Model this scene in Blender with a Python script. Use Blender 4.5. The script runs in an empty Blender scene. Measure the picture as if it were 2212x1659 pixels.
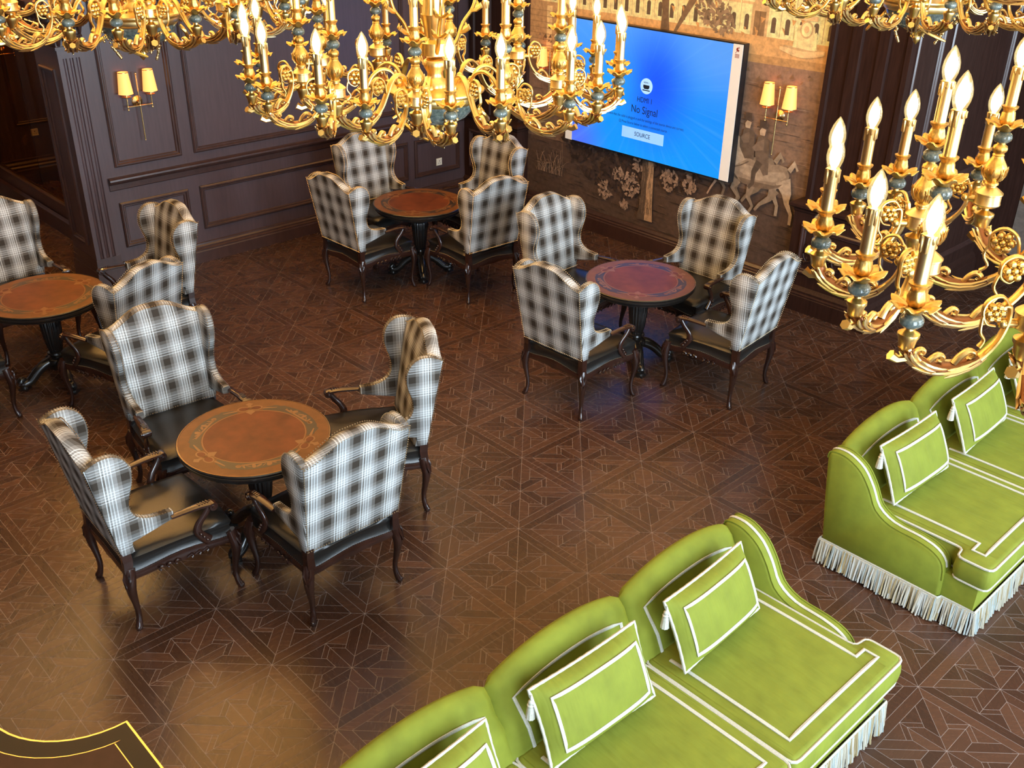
import bpy, math, random
from mathutils import Vector, Matrix
random.seed(7)
PI = math.pi
scene = bpy.context.scene
COL = scene.collection

# ------------------------------------------------------------------ camera
cam_data = bpy.data.cameras.new('camera')
cam_data.sensor_width = 36.0
cam_data.lens = 36.0 * 2164.1 / 2212.0
cam_data.clip_start = 0.05
cam_data.clip_end = 60
camera = bpy.data.objects.new('camera', cam_data)
COL.objects.link(camera)
CR = ((0.68332401, 0.729997, 0.01314114), (0.35175665, -0.31338801, -0.88207438), (-0.63979337, 0.60736508, -0.47092685))
CAM = Vector((4.94119571, -4.22942519, 3.82900934))
camera.matrix_world = Matrix(((CR[0][0], -CR[1][0], -CR[2][0], CAM.x),
                              (CR[0][1], -CR[1][1], -CR[2][1], CAM.y),
                              (CR[0][2], -CR[1][2], -CR[2][2], CAM.z), (0, 0, 0, 1)))
scene.camera = camera

# ------------------------------------------------------------------ world, daylight, exposure
world = bpy.data.worlds.new('world')
scene.world = world
world.use_nodes = True
bg = world.node_tree.nodes['Background']
bg.inputs[0].default_value = (0.80, 0.90, 1.0, 1)
bg.inputs[1].default_value = 0.25

def area(name, loc, target, sx, sy, power, color):
    d = bpy.data.lights.new(name, 'AREA')
    d.shape = 'RECTANGLE'; d.size = sx; d.size_y = sy; d.energy = power; d.color = color
    o = bpy.data.objects.new(name, d); COL.objects.link(o)
    o.location = loc
    o.rotation_euler = (Vector(target) - Vector(loc)).to_track_quat('-Z', 'Y').to_euler()
    return o
# daylight entering through the three tall windows of the right-hand wall
for k, wy in enumerate((-4.6, -0.8, 3.0)):
    area('window_daylight', (7.72, wy, 2.9), (0.0, wy, 2.2), 2.5, 4.0, 520, (0.71, 0.86, 1.0))
# added unseen warm uplight for the upper wall and ceiling that the floor mirrors
area('added_uplight', (-3.90, -1.0, 3.02), (-4.30, -1.0, 6.0), 0.25, 10.0, 1250, (1.0, 0.66, 0.27))

vs = scene.view_settings
vs.view_transform = 'Standard'
vs.look = 'None'
vs.gamma = 1.0
vs.use_curve_mapping = False
vs.exposure = 0.22

# ------------------------------------------------------------------ helpers
class MB:
    def __init__(s):
        s.v = []; s.f = []; s.uv = {}; s.col = {}; s.rnd = {}
    def add(s, verts, faces, uvf=None, col=None):
        b = len(s.v); s.v.extend([tuple(p) for p in verts])
        for f in faces:
            i = len(s.f); s.f.append([b + k for k in f])
            if uvf: s.uv[i] = [uvf(verts[k]) for k in f]
            if col is not None: s.col[i] = col
    def box(s, x0, x1, y0, y1, z0, z1, col=None):
        s.add([(x0,y0,z0),(x1,y0,z0),(x1,y1,z0),(x0,y1,z0),(x0,y0,z1),(x1,y0,z1),(x1,y1,z1),(x0,y1,z1)],
              [(0,3,2,1),(4,5,6,7),(0,1,5,4),(1,2,6,5),(2,3,7,6),(3,0,4,7)], None, col)
    def lathe(s, prof, n=16, c=(0,0,0), axis='z', wob=None, close=True):
        vs_, fs = [], []
        for (r, z) in prof:
            for k in range(n):
                a = 2*PI*k/n
                rr = r*(wob(a, z) if wob else 1)
                x, y = rr*math.cos(a), rr*math.sin(a)
                if axis == 'z': p = (x, y, z)
                elif axis == 'x': p = (z, x, y)
                else: p = (x, z, y)
                vs_.append((p[0]+c[0], p[1]+c[1], p[2]+c[2]))
        m = len(prof)
        for i in range(m-1):
            for k in range(n):
                q = (i*n+k, i*n+(k+1) % n, (i+1)*n+(k+1) % n, (i+1)*n+k)
                fs.append(q if axis != 'y' else q[::-1])
        if close:
            a, b = tuple(range(n))[::-1], tuple(range((m-1)*n, m*n))
            if axis == 'y': a, b = a[::-1], b[::-1]
            if prof[0][0] > 1e-6: fs.append(a)
            if prof[-1][0] > 1e-6: fs.append(b)
        s.add(vs_, fs)
    def ball(s, c, r, n=8, m=5, sz=1.0):
        s.lathe([(max(r*math.sin(PI*i/m), 1e-7), -r*sz*math.cos(PI*i/m)) for i in range(m+1)], n, c)
    def octa(s, c, r):
        x, y, z = c
        s.add([(x+r,y,z),(x-r,y,z),(x,y+r,z),(x,y-r,z),(x,y,z+r),(x,y,z-r)],
              [(0,2,4),(2,1,4),(1,3,4),(3,0,4),(2,0,5),(1,2,5),(3,1,5),(0,3,5)])
    def tube(s, pts, rad, n=8, up=(0,0,1), flat=None, caps=True, closed=False):
        P = [Vector(p) for p in pts]; m = len(P)
        R = rad if isinstance(rad, (list, tuple)) else [rad]*m
        vs_, fs = [], []
        upv = Vector(up); prev = None
        for i in range(m):
            a = P[(i-1) % m] if (closed or i > 0) else P[i]
            b = P[(i+1) % m] if (closed or i < m-1) else P[i]
            t = (b-a)
            t = t.normalized() if t.length > 1e-9 else Vector((1,0,0))
            u = upv - t*upv.dot(t)
            if u.length < 1e-3: u = prev if prev is not None else Vector((1,0,0)) - t*t.x
            u.normalize(); prev = u
            w = t.cross(u)
            fu, fw = flat if flat else (1, 1)
            for k in range(n):
                an = 2*PI*(k+.5)/n
                vs_.append(P[i] + u*(R[i]*fu*math.sin(an)) + w*(R[i]*fw*math.cos(an)))
        for i in range(m if closed else m-1):
            j = (i+1) % m
            for k in range(n):
                fs.append((i*n+k, i*n+(k+1) % n, j*n+(k+1) % n, j*n+k))
        if caps and not closed:
            fs.append(tuple(range(n))[::-1]); fs.append(tuple(range((m-1)*n, m*n)))
        s.add(vs_, fs)
    def loft(s, loops, cap0=True, cap1=True, uvf=None, closed=True):
        n = len(loops[0]); vs_ = [p for l in loops for p in l]; fs = []
        for i in range(len(loops)-1):
            for k in range(n if closed else n-1):
                fs.append((i*n+k, i*n+(k+1) % n, (i+1)*n+(k+1) % n, (i+1)*n+k))
        if cap0: fs.append(tuple(range(n))[::-1])
        if cap1: fs.append(tuple(range((len(loops)-1)*n, len(loops)*n)))
        s.add(vs_, fs, uvf)
    def build(s, name, material, parent=None, smooth=None, loc=None, rot=None):
        return link(name, s.mesh(name, material, smooth), parent, loc, rot)
    def mesh(s, name, material, smooth=None):
        me = bpy.data.meshes.new(name)
        me.from_pydata(s.v, [], s.f)
        if s.uv:
            uvl = me.uv_layers.new(name='uv')
            for p in me.polygons:
                q = s.uv.get(p.index)
                if q:
                    for li, c in zip(p.loop_indices, q): uvl.data[li].uv = c
        if s.col:
            at = me.color_attributes.new('col', 'FLOAT_COLOR', 'CORNER')
            for p in me.polygons:
                c = s.col.get(p.index, (1,1,1))
                for li in p.loop_indices: at.data[li].color = (*c, 1)
        if s.rnd:
            at = me.attributes.new('rnd', 'FLOAT', 'FACE')
            at.data.foreach_set('value', [s.rnd.get(i, 0.0) for i in range(len(s.f))])
        me.materials.append(material)
        if smooth:
            me.polygons.foreach_set('use_smooth', [True]*len(me.polygons))
            me.set_sharp_from_angle(angle=math.radians(smooth))
        return me

def link(name, me, parent=None, loc=None, rot=None):
    o = bpy.data.objects.new(name, me); COL.objects.link(o)
    if parent is not None: o.parent = parent
    if loc is not None: o.location = loc
    if rot is not None: o.rotation_euler = rot
    return o
def tag(o, label=None, cat=None, group=None, kind=None):
    if label: o['label'] = label
    if cat: o['category'] = cat
    if group: o['group'] = group
    if kind: o['kind'] = kind
    return o
def empty(name, loc=(0,0,0), rz=0.0, scale=1.0):
    o = bpy.data.objects.new(name, None); COL.objects.link(o)
    o.location = loc; o.rotation_euler = (0, 0, rz); o.scale = (scale,)*3
    o.empty_display_size = .05
    return o
KIDS = {}
def copy_tree(o, parent=None):
    c = o.copy(); COL.objects.link(c); c.parent = parent
    for ch in list(o.children): copy_tree(ch, c)
    return c
def smooth_path(pts, n=4, closed=False):
    P = [Vector(p) for p in pts]; m = len(P); out = []
    rng = range(m) if closed else range(m-1)
    for i in rng:
        p0 = P[(i-1) % m] if closed or i > 0 else P[i]
        p1, p2 = P[i], P[(i+1) % m]
        p3 = P[(i+2) % m] if closed or i < m-2 else p2
        for k in range(n):
            t = k/n
            out.append(0.5*((2*p1) + (p2-p0)*t + (2*p0-5*p1+4*p2-p3)*t*t + (3*p1-p0-3*p2+p3)*t**3))
    if not closed: out.append(P[-1])
    return [tuple(p) for p in out]
def lerp(a, b, t): return a+(b-a)*t
def interp(xs, ys, x):
    if x <= xs[0]: return ys[0]
    for i in range(len(xs)-1):
        if x <= xs[i+1]: return lerp(ys[i], ys[i+1], (x-xs[i])/(xs[i+1]-xs[i]))
    return ys[-1]
def resample(pts, step, closed=False):
    P = [Vector(p) for p in pts]
    if closed: P = P + [P[0]]
    out = [P[0]]; acc = 0.0
    for i in range(len(P)-1):
        a, b = P[i], P[i+1]; L = (b-a).length
        d = step-acc
        while d <= L:
            out.append(a+(b-a)*(d/L)); d += step
        acc = L-(d-step)
    return out
def frame_loops(mb, o, U, V, N, u0, u1, v0, v1, prof):
    """a mitred rectangular moulding: prof = [(inset, height)] swept round the rectangle"""
    o, U, V, N = Vector(o), Vector(U), Vector(V), Vector(N)
    loops = []
    for (i, h) in prof:
        loops.append([o+U*a+V*b+N*h for a, b in ((u0+i, v0+i), (u1-i, v0+i), (u1-i, v1-i), (u0+i, v1-i))])
    mb.loft(loops, False, False)

# ------------------------------------------------------------------ materials
def new_mat(name):
    m = bpy.data.materials.new(name); m.use_nodes = True
    return m, m.node_tree.nodes, m.node_tree.links, m.node_tree.nodes['Principled BSDF']
def coords(nd, lk, scale=(1,1,1), kind='Object'):
    tc = nd.new('ShaderNodeTexCoord'); mp = nd.new('ShaderNodeMapping')
    mp.inputs['Scale'].default_value = scale
    lk.new(tc.outputs[kind], mp.inputs[0]); return mp.outputs[0]
def noise(nd, lk, vec, scale, detail=3, rough=.55):
    n = nd.new('ShaderNodeTexNoise'); n.inputs['Scale'].default_value = scale
    n.inputs['Detail'].default_value = detail; n.inputs['Roughness'].default_value = rough
    if vec is not None: lk.new(vec, n.inputs['Vector'])
    return n.outputs['Fac']
def ramp(nd, lk, fac, stops):
    r = nd.new('ShaderNodeValToRGB'); e = r.color_ramp.elements
    while len(e) < len(stops): e.new(.5)
    for k, (p, c) in enumerate(stops):
        e[k].position = p; e[k].color = (*c, 1)
    lk.new(fac, r.inputs[0]); return r.outputs[0]
def bump(nd, lk, h, bs, strength=.2, dist=.01):
    b = nd.new('ShaderNodeBump'); b.inputs['Strength'].default_value = strength
    b.inputs['Distance'].default_value = dist
    lk.new(h, b.inputs['Height']); lk.new(b.outputs[0], bs.inputs['Normal'])
def math_(nd, lk, op, a, b=None, c=None):
    n = nd.new('ShaderNodeMath'); n.operation = op
    for i, x in enumerate((a, b, c)):
        if x is None: continue
        if isinstance(x, (int, float)): n.inputs[i].default_value = x
        else: lk.new(x, n.inputs[i])
    return n.outputs[0]
def plain(name, c, rough=.5, metal=0.0, spec=.5, nz=None, var=.25, nscale=(1,1,1), bmp=0.0, coat=0.0, sheen=0.0):
    m, nd, lk, bs = new_mat(name)
    bs.inputs['Base Color'].default_value = (*c, 1)
    bs.inputs['Roughness'].default_value = rough
    bs.inputs['Metallic'].default_value = metal
    bs.inputs['Specular IOR Level'].default_value = spec
    bs.inputs['Coat Weight'].default_value = coat
    bs.inputs['Coat Roughness'].default_value = .15
    if sheen:
        bs.inputs['Sheen Weight'].default_value = sheen
        bs.inputs['Sheen Roughness'].default_value = .45
        bs.inputs['Sheen Tint'].default_value = (*[min(1, k*2.2) for k in c], 1)
    if nz:
        v = coords(nd, lk, nscale); f = noise(nd, lk, v, nz)
        lk.new(ramp(nd, lk, f, [(.25, [k*(1-var) for k in c]), (.75, [min(1, k*(1+var)) for k in c])]), bs.inputs['Base Color'])
        if bmp: bump(nd, lk, f, bs, bmp)
    return m
M = {}
VELVET = (.142, .165, .016)
M['panel_wood'] = plain('panel_wood', (.055, .034, .037), .36, nz=7, var=.16, nscale=(6, 6, .5), coat=.25)
M['trim_wood'] = plain('trim_wood', (.040, .019, .016), .32, nz=6, var=.25, nscale=(4, 4, 1), coat=.3)
M['column_wood'] = plain('column_wood', (.028, .013, .010), .35, spec=.10, nz=7, var=.3, nscale=(8, 8, .6))
M['chair_wood'] = plain('chair_wood', (.025, .0095, .0065), .22, nz=18, var=.35, nscale=(1, 1, .3), coat=.4)
M['black_wood'] = plain('black_wood', (.012, .010, .009), .25, nz=12, var=.3, coat=.4)
M['leather'] = plain('leather', (.010, .0092, .0085), .30, nz=90, var=.15, bmp=.05)
M['gold'] = plain('gold', (.78, .53, .18), .32, 1.0, nz=60, var=.10)
M['gold_leaf'] = plain('gold_leaf', (.68, .41, .11), .38, 1.0, nz=55, var=.25, bmp=.15)
M['gold_pale'] = plain('gold_pale', (.82, .60, .26), .34, 1.0)
M['brass'] = plain('brass', (.80, .58, .26), .25, 1.0)
M['bronze'] = plain('bronze', (.22, .095, .045), .38, 1.0)
M['nail'] = plain('nail', (.62, .52, .36), .3, 1.0)
M['velvet'] = plain('velvet', VELVET, .8, spec=.2, nz=9, var=.16, sheen=.35)
M['trim_braid'] = plain('trim_braid', (.40, .395, .34), .8, nz=160, var=.18)
M['cream'] = plain('cream', (.80, .62, .38), .8, nz=2, var=.05)
M['ceiling_wood'] = plain('ceiling_wood', (.30, .21, .15), .6, nz=5, var=.1)
M['socket_plate'] = plain('socket_plate', (.62, .60, .52), .4)
M['black_plastic'] = plain('black_plastic', (.01, .01, .012), .35)
M['joint'] = plain('joint', (.215, .175, .165), .5)
M['leather_top'] = plain('leather_top', (.098, .027, .009), .40, spec=.25, nz=9, var=.38)
M['table_wood'] = plain('table_wood', (.118, .048, .014), .38, spec=.25, nz=14, var=.2)
M['inlay_dark'] = plain('inlay_dark', (.026, .018, .011), .36)
M['inlay_light'] = plain('inlay_light', (.16, .070, .020), .36)
M['edge_gilt'] = plain('edge_gilt', (.22, .12, .04), .35, .6)
M['desk_border'] = plain('desk_border', (.010, .008, .006), .35, spec=.2)
M['desk_leather'] = plain('desk_leather', (.035, .014, .008), .5, spec=.2, nz=20, var=.2)

def marble():
    m, nd, lk, bs = new_mat('green_marble')
    v = coords(nd, lk); a = noise(nd, lk, v, 70, 6, .65)
    lk.new(ramp(nd, lk, a, [(.3, (.030, .042, .040)), (.52, (.085, .105, .095)), (.68, (.19, .205, .17))]), bs.inputs['Base Color'])
    bs.inputs['Roughness'].default_value = .12
    return m
M['marble'] = marble()

def plaid():
    m, nd, lk, bs = new_mat('plaid_fabric')
    uv = nd.new('ShaderNodeUVMap'); uv.uv_map = 'uv'
    sp = nd.new('ShaderNodeSeparateXYZ'); lk.new(uv.outputs[0], sp.inputs[0])
    P = .163
    DK, LT, MD, WH = (.035, .027, .020), (.30, .30, .292), (.150, .140, .127), (.60, .63, .63)
    stops = [(0, DK), (.27, MD), (.40, WH), (.44, MD), (.50, WH), (.54, LT), (.60, WH), (.64, LT), (.70, WH), (.74, LT), (.87, MD)]
    out = []
    for k, off in ((0, .22), (1, .05)):
        t = math_(nd, lk, 'FRACT', math_(nd, lk, 'ADD', math_(nd, lk, 'DIVIDE', sp.outputs[k], P), off+50.0))
        r = nd.new('ShaderNodeValToRGB'); r.color_ramp.interpolation = 'CONSTANT'
        e = r.color_ramp.elements
        while len(e) < len(stops): e.new(.5)
        for i, (p, c) in enumerate(stops):
            e[i].position = p; e[i].color = (*c, 1)
        lk.new(t, r.inputs[0]); out.append(r.outputs[0])
    mx = nd.new('ShaderNodeMix'); mx.data_type = 'RGBA'; mx.inputs[0].default_value = .40
    lk.new(out[0], mx.inputs[6]); lk.new(out[1], mx.inputs[7])
    n = noise(nd, lk, coords(nd, lk, (1, 1, 1)), 420, 2)
    mm = nd.new('ShaderNodeMix'); mm.data_type = 'RGBA'; mm.blend_type = 'MULTIPLY'; mm.inputs[0].default_value = .15
    lk.new(mx.outputs[2], mm.inputs[6]); lk.new(ramp(nd, lk, n, [(.3, (.45,)*3), (.7, (1,)*3)]), mm.inputs[7])
    lk.new(mm.outputs[2], bs.inputs['Base Color'])
    bs.inputs['Roughness'].default_value = .85
    bs.inputs['Specular IOR Level'].default_value = .2
    bump(nd, lk, n, bs, .15, .003)
    return m
M['plaid'] = plaid()

def parquet():
    m, nd, lk, bs = new_mat('parquet_wood')
    oi = nd.new('ShaderNodeObjectInfo')
    at = nd.new('ShaderNodeAttribute'); at.attribute_name = 'rnd'
    t = math_(nd, lk, 'FRACT', math_(nd, lk, 'ADD', oi.outputs['Random'], at.outputs['Fac']))
    geo = nd.new('ShaderNodeNewGeometry')
    mp = nd.new('ShaderNodeMapping'); mp.inputs['Scale'].default_value = (.8, 5, 1)
    vr = nd.new('ShaderNodeVectorRotate'); vr.rotation_type = 'Z_AXIS'
    lk.new(geo.outputs['Position'], vr.inputs['Vector'])
    lk.new(math_(nd, lk, 'MULTIPLY', math_(nd, lk, 'FLOOR', math_(nd, lk, 'MULTIPLY', t, 4)), PI/4), vr.inputs['Angle'])
    lk.new(vr.outputs[0], mp.inputs[0])
    g = noise(nd, lk, mp.outputs[0], 9, 5, .6)
    f = math_(nd, lk, 'ADD', math_(nd, lk, 'MULTIPLY', t, .52), math_(nd, lk, 'MULTIPLY', g, .26))
    c = ramp(nd, lk, f, [(.05, (.032, .0150, .0098)), (.4, (.052, .0235, .0142)), (.75, (.080, .037, .0215))])
    lk.new(c, bs.inputs['Base Color'])
    bs.inputs['Roughness'].default_value = .27
    lk.new(math_(nd, lk, 'ADD', math_(nd, lk, 'MULTIPLY', g, .06), .24), bs.inputs['Roughness'])
    bs.inputs['Specular IOR Level'].default_value = .5
    return m
M['parquet'] = parquet()

def colmat(name, rough=.7, nz=35, var=.25, attr='col'):
    m, nd, lk, bs = new_mat(name)
    a = nd.new('ShaderNodeAttribute'); a.attribute_name = attr
    n = noise(nd, lk, coords(nd, lk), nz, 5, .65)
    mm = nd.new('ShaderNodeMix'); mm.data_type = 'RGBA'; mm.blend_type = 'MULTIPLY'; mm.inputs[0].default_value = 1
    lk.new(a.outputs['Color'], mm.inputs[6]); lk.new(ramp(nd, lk, n, [(.3, (1-var,)*3), (.7, (1+var*.4,)*3)]), mm.inputs[7])
    lk.new(mm.outputs[2], bs.inputs['Base Color'])
    bs.inputs['Roughness'].default_value = rough
    return m
M['mural'] = colmat('mural_paint', .6, 22, .35)

def fringe_mat():
    m, nd, lk, bs = new_mat('fringe_cord')
    a = nd.new('ShaderNodeAttribute'); a.attribute_name = 'rnd'
    r = ramp(nd, lk, a.outputs['Fac'], [(0, (.40, .37, .29)), (.4, (.43, .44, .41)), (.62, (.30, .235, .12)), (.8, (.33, .39, .39)), (1, (.45, .43, .36))])
    r.node.color_ramp.interpolation = 'CONSTANT'
    lk.new(r, bs.inputs['Base Color']); bs.inputs['Roughness'].default_value = .85
    n = noise(nd, lk, coords(nd, lk, (1, 1, 2)), 220, 2); bump(nd, lk, n, bs, .5, .004)
    return m
M['fringe'] = fringe_mat()

def emit(name, c, strength):
    m, nd, lk, bs = new_mat(name)
    bs.inputs['Base Color'].default_value = (*c, 1)
    bs.inputs['Emission Color'].default_value = (*c, 1)
    bs.inputs['Emission Strength'].default_value = strength
    bs.inputs['Roughness'].default_value = .6
    return m
M['filament'] = emit('filament', (1.0, .80, .42), 22)
M['lamp_shade'] = emit('lamp_shade', (1.0, .42, .11), 1.0)

def clear_glass(name, tint=(1, 1, 1), amount=.12, rough=.03):
    m, nd, lk, bs = new_mat(name)
    out = nd['Material Output']
    tr = nd.new('ShaderNodeBsdfTransparent'); tr.inputs[0].default_value = (*tint, 1)
    gl = nd.new('ShaderNodeBsdfGlossy'); gl.inputs['Roughness'].default_value = rough
    mx = nd.new('ShaderNodeMixShader'); mx.inputs[0].default_value = amount
    lk.new(tr.outputs[0], mx.inputs[1]); lk.new(gl.outputs[0], mx.inputs[2]); lk.new(mx.outputs[0], out.inputs[0])
    nd.remove(bs)
    return m
M['pane'] = clear_glass('pane_glass', (.75, .62, .45), .06)
def bulb_glass():
    m, nd, lk, bs = new_mat('bulb_glass')
    out = nd['Material Output']
    tr = nd.new('ShaderNodeBsdfTransparent'); tr.inputs[0].default_value = (1, .95, .8, 1)
    em = nd.new('ShaderNodeEmission'); em.inputs[0].default_value = (1.0, .74, .30, 1); em.inputs[1].default_value = 1.1
    gl = nd.new('ShaderNodeBsdfGlossy'); gl.inputs['Roughness'].default_value = .05
    a = nd.new('ShaderNodeMixShader'); a.inputs[0].default_value = .35
    b = nd.new('ShaderNodeMixShader'); b.inputs[0].default_value = .10
    lk.new(tr.outputs[0], a.inputs[1]); lk.new(em.outputs[0], a.inputs[2])
    lk.new(a.outputs[0], b.inputs[1]); lk.new(gl.outputs[0], b.inputs[2]); lk.new(b.outputs[0], out.inputs[0])
    nd.remove(bs)
    return m
M['bulb_glass'] = bulb_glass()

# ================================================================== floor
T = 0.6
def inset_poly(P, g):
    n = len(P); out = []
    area2 = sum(P[i][0]*P[(i+1) % n][1]-P[(i+1) % n][0]*P[i][1] for i in range(n))
    s = 1 if area2 > 0 else -1
    for i in range(n):
        a, b, c = Vector(P[i-1]), Vector(P[i]), Vector(P[(i+1) % n])
        d1, d2 = (b-a).normalized(), (c-b).normalized()
        n1, n2 = Vector((-d1.y, d1.x))*s, Vector((-d2.y, d2.x))*s
        den = 1+n1.dot(n2)
        out.append(b+(n1+n2)*(g/max(den, .25)))
    return out
base_shapes = [[(0, 0), (.10, .10), (.10, .24), (0, .34)],
               [(0, .34), (.10, .24), (.135, .275), (0, .41)],
               [(.10, .10), (.41, .41), (.27, .41), (.10, .24)],
               [(0, .41), (.135, .275), (.27, .41)]]
shapes = []
for q in range(4):
    ca, sa = [(1, 0), (0, 1), (-1, 0), (0, -1)][q]
    for mir in (1, -1):
        for b in base_shapes:
            P = [((x*mir)*ca-y*sa, (x*mir)*sa+y*ca) for x, y in b]
            shapes.append(P)
    shapes.append([(x*ca-y*sa, x*sa+y*ca) for x, y in [(-.41, .41), (.41, .41), (.5, .5), (-.5, .5)]])
plank = []
for P in shapes:
    Q = [(x*T, y*T) for x, y in P]
    n = len(Q)
    if sum(Q[i][0]*Q[(i+1) % n][1]-Q[(i+1) % n][0]*Q[i][1] for i in range(n)) < 0: Q = Q[::-1]
    cx, cy = sum(p[0] for p in Q)/n, sum(p[1] for p in Q)/n
    I = inset_poly([(x-cx, y-cy) for x, y in Q], .0014)
    plank.append((cx, cy, [(p.x, p.y) for p in I]))
def plank_geo(mb, P, ox, oy, rnd=None):
    n = len(P); vs_ = [(ox+x, oy+y, 0) for x, y in P]+[(ox+x, oy+y, -.0015) for x, y in P]
    i0 = len(mb.f)
    mb.add(vs_, [tuple(range(n))]+[(k, n+k, n+(k+1) % n, (k+1) % n) for k in range(n)])
    if rnd is not None:
        for i in range(i0, len(mb.f)): mb.rnd[i] = rnd
def project(p):
    d = Vector(p)-CAM
    c = [d.dot(Vector(r)) for r in CR]
    if c[2] <= .1: return None
    return 1106+2164.1*c[0]/c[2], 829.5+2164.1*c[1]/c[2], c[2]
mb = MB(); mb.box(-9.2, 8.2, -7.6, 6.6, -.15, -.0007)
floor = tag(mb.build('floor', M['joint']), kind='structure')
hidden = [(2.62, 3.66, -3.3, -.32), (2.62, 3.66, .5, 3.4)]
solid = [(-4.8, -4.56, -.75, 4.2), (-4.4, .3, 4.1, 7), (.42, 1.0, 3.9, 5.8), (-20, -4.9, 3.1, 9)]
cand, rest = [], []
for i in range(-15, 13):
    for j in range(-12, 11):
        for k, (cx, cy, P) in enumerate(plank):
            x, y = (i+.5)*T+cx, (j+.5)*T+cy
            if any(a < x < b and c < y < d for a, b, c, d in solid): continue
            if x < -8.3 or x > 7.6 or y < -7 or y > 6: continue
            pr = project((x, y, 0))
            if pr and 20 < pr[0] < 2190 and 250 < pr[1] < 1640 and not any(a-.1 < x < b and c-.25 < y < d for a, b, c, d in hidden):
                ar = abs(sum(P[m][0]*P[(m+1) % len(P)][1]-P[(m+1) % len(P)][0]*P[m][1] for m in range(len(P))))/2
                cand.append((ar/pr[2]**3, x, y, k))
            else: rest.append((x, y, k))
cand.sort(key=lambda t: -t[0])
singles = cand[:300]; rest += [c[1:] for c in cand[300:]]
pmesh = []
for cx, cy, P in plank:
    mb = MB(); plank_geo(mb, P, 0, 0); pmesh.append(mb.mesh('parquet_plank', M['parquet']))
for _, x, y, k in singles:
    link('parquet_plank', pmesh[k], floor, (x, y, 0))
mb = MB()
for x, y, k in rest: plank_geo(mb, plank[k][2], x, y, random.random())
tag(mb.build('parquet_planks', M['parquet'], floor), kind='stuff')

# ================================================================== room shell
def wall(name, boxes, mat):
    mb = MB()
    for b in boxes: mb.box(*b)
    return tag(mb.build(name, mat), kind='structure')
H1, H2 = 2.95, 6.0
WX, MY = -4.4, 3.95                      # faces of the panelled wall and of the mural wall
wall_left = wall('wall_left', [(-4.9, WX, -.84, 4.4, 0, H1)], M['panel_wood'])
wall('wall_left_upper', [(-4.9, WX-.02, -7.2, 4.4, H1, H2)], M['cream'])
mb = MB(); mb.loft([[(WX-.02+d, y, z) for d, z in ((0, 2.80), (.04, 2.82), (.06, 2.86), (.30, 2.88), (.60, 2.93), (.70, 2.97), (.70, 3.0), (0, 3.0))] for y in (-7.2, 3.9)]); tag(mb.build('trim_4', M['trim_wood']), kind='structure')
wall_back = wall('wall_back', [(-4.4, .31, MY, 4.4, 0, H1)], M['panel_wood'])
wall('wall_back_upper', [(-4.4, 1.1, MY+.02, 4.4, H1, H2)], M['cream'])
wall_far = wall('wall_far_left', [(-8.8, -8.3, -7.0, 3.5, 0, H2)], M['panel_wood'])
wall('wall_inner_room', [(-8.3, -4.9, 3.0, 3.4, 0, H1)], M['panel_wood'])
wall('wall_back_right', [(.3, 8.2, 5.95, 6.3, 0, H2)], M['column_wood'])
wall('ceiling', [(-9.2, 8.2, -7.6, 6.6, H2, H2+.15)], M['cream'])
wall('wall_front', [(-9.2, 8.2, -7.6, -7.2, 0, H2)], M['panel_wood'])
# right-hand wall with three tall windows (behind the camera)
segs, wy = [], [(-4.6, 1.3), (-.8, 1.3), (3.0, 1.3)]
edge = -7.2
for c, h in wy:
    segs.append((7.8, 8.2, edge, c-h, 0, H2)); segs.append((7.8, 8.2, c-h, c+h, 0, .8)); segs.append((7.8, 8.2, c-h, c+h, 5.0, H2))
    edge = c+h
segs.append((7.8, 8.2, edge, 6.3, 0, H2))
wall('wall_right', segs, M['panel_wood'])
for k, (c, h) in enumerate(wy):
    mb = MB()
    frame_loops(mb, (7.95, c, 2.9), (0, 1, 0), (0, 0, 1), (-1, 0, 0), -h, h, -2.1, 2.1, [(0, 0), (0, .06), (.08, .06), (.08, 0)])
    mb.box(7.93, 7.96, c-.03, c+.03, .8, 5.0); mb.box(7.93, 7.96, c-h, c+h, 3.4, 3.46)
    tag(mb.build('window_%d' % (k+1), M['trim_wood']), kind='structure')

PROF = [(0, 0), (0, .016), (.012, .026), (.024, .026), (.034, .014), (.046, .014), (.054, .004), (.054, 0)]
def panel_frame(parent, plane, u0, u1, v0, v1, mat='trim_wood', prof=PROF, name='panel_moulding'):
    mb = MB()
    ax, val, sgn = plane
    if ax == 'x': o, U, N = (val, 0, 0), (0, 1, 0), (sgn, 0, 0)
    else: o, U, N = (0, val, 0), (1, 0, 0), (0, sgn, 0)
    frame_loops(mb, o, U, (0, 0, 1), N, u0, u1, v0, v1, prof)
    return mb.build(name, M[mat], parent)
def rail(mb, plane, u0, u1, prof):
    """horizontal moulding: prof = [(out, z)] closed polygon, swept from u0 to u1"""
    ax, val, sgn = plane
    L = []
    for u in (u0, u1):
        L.append([((val+sgn*d, u, z) if ax == 'x' else (u, val+sgn*d, z)) for d, z in prof])
    mb.loft(L)
LEFT = ('x', WX, 1)
for u0, u1, v0, v1 in [(-.58, .10, 1.125, 2.82), (.23, 2.88, 1.125, 2.82), (2.98, 3.68, 1.125, 2.82),
                       (-.60, .11, .335, .785), (.235, 2.885, .335, .785), (2.985, 3.68, .335, .785)]:
    panel_frame(wall_left, LEFT, u0, u1, v0, v1)
CHAIR = [(0, .905), (.012, .915), (.014, .965), (.03, .975), (.045, .99), (.052, 1.005), (.05, 1.02), (.03, 1.03), (0, 1.035)]
mb = MB(); rail(mb, LEFT, -.665, 3.76, CHAIR); mb.build('chair_rail', M['trim_wood'], wall_left)
BASE = [(0, 0), (.05, 0), (.05, .115), (.044, .125), (.044, .14), (.03, .15), (.03, .165), (.018, .18), (.014, .195), (0, .20)]
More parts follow.
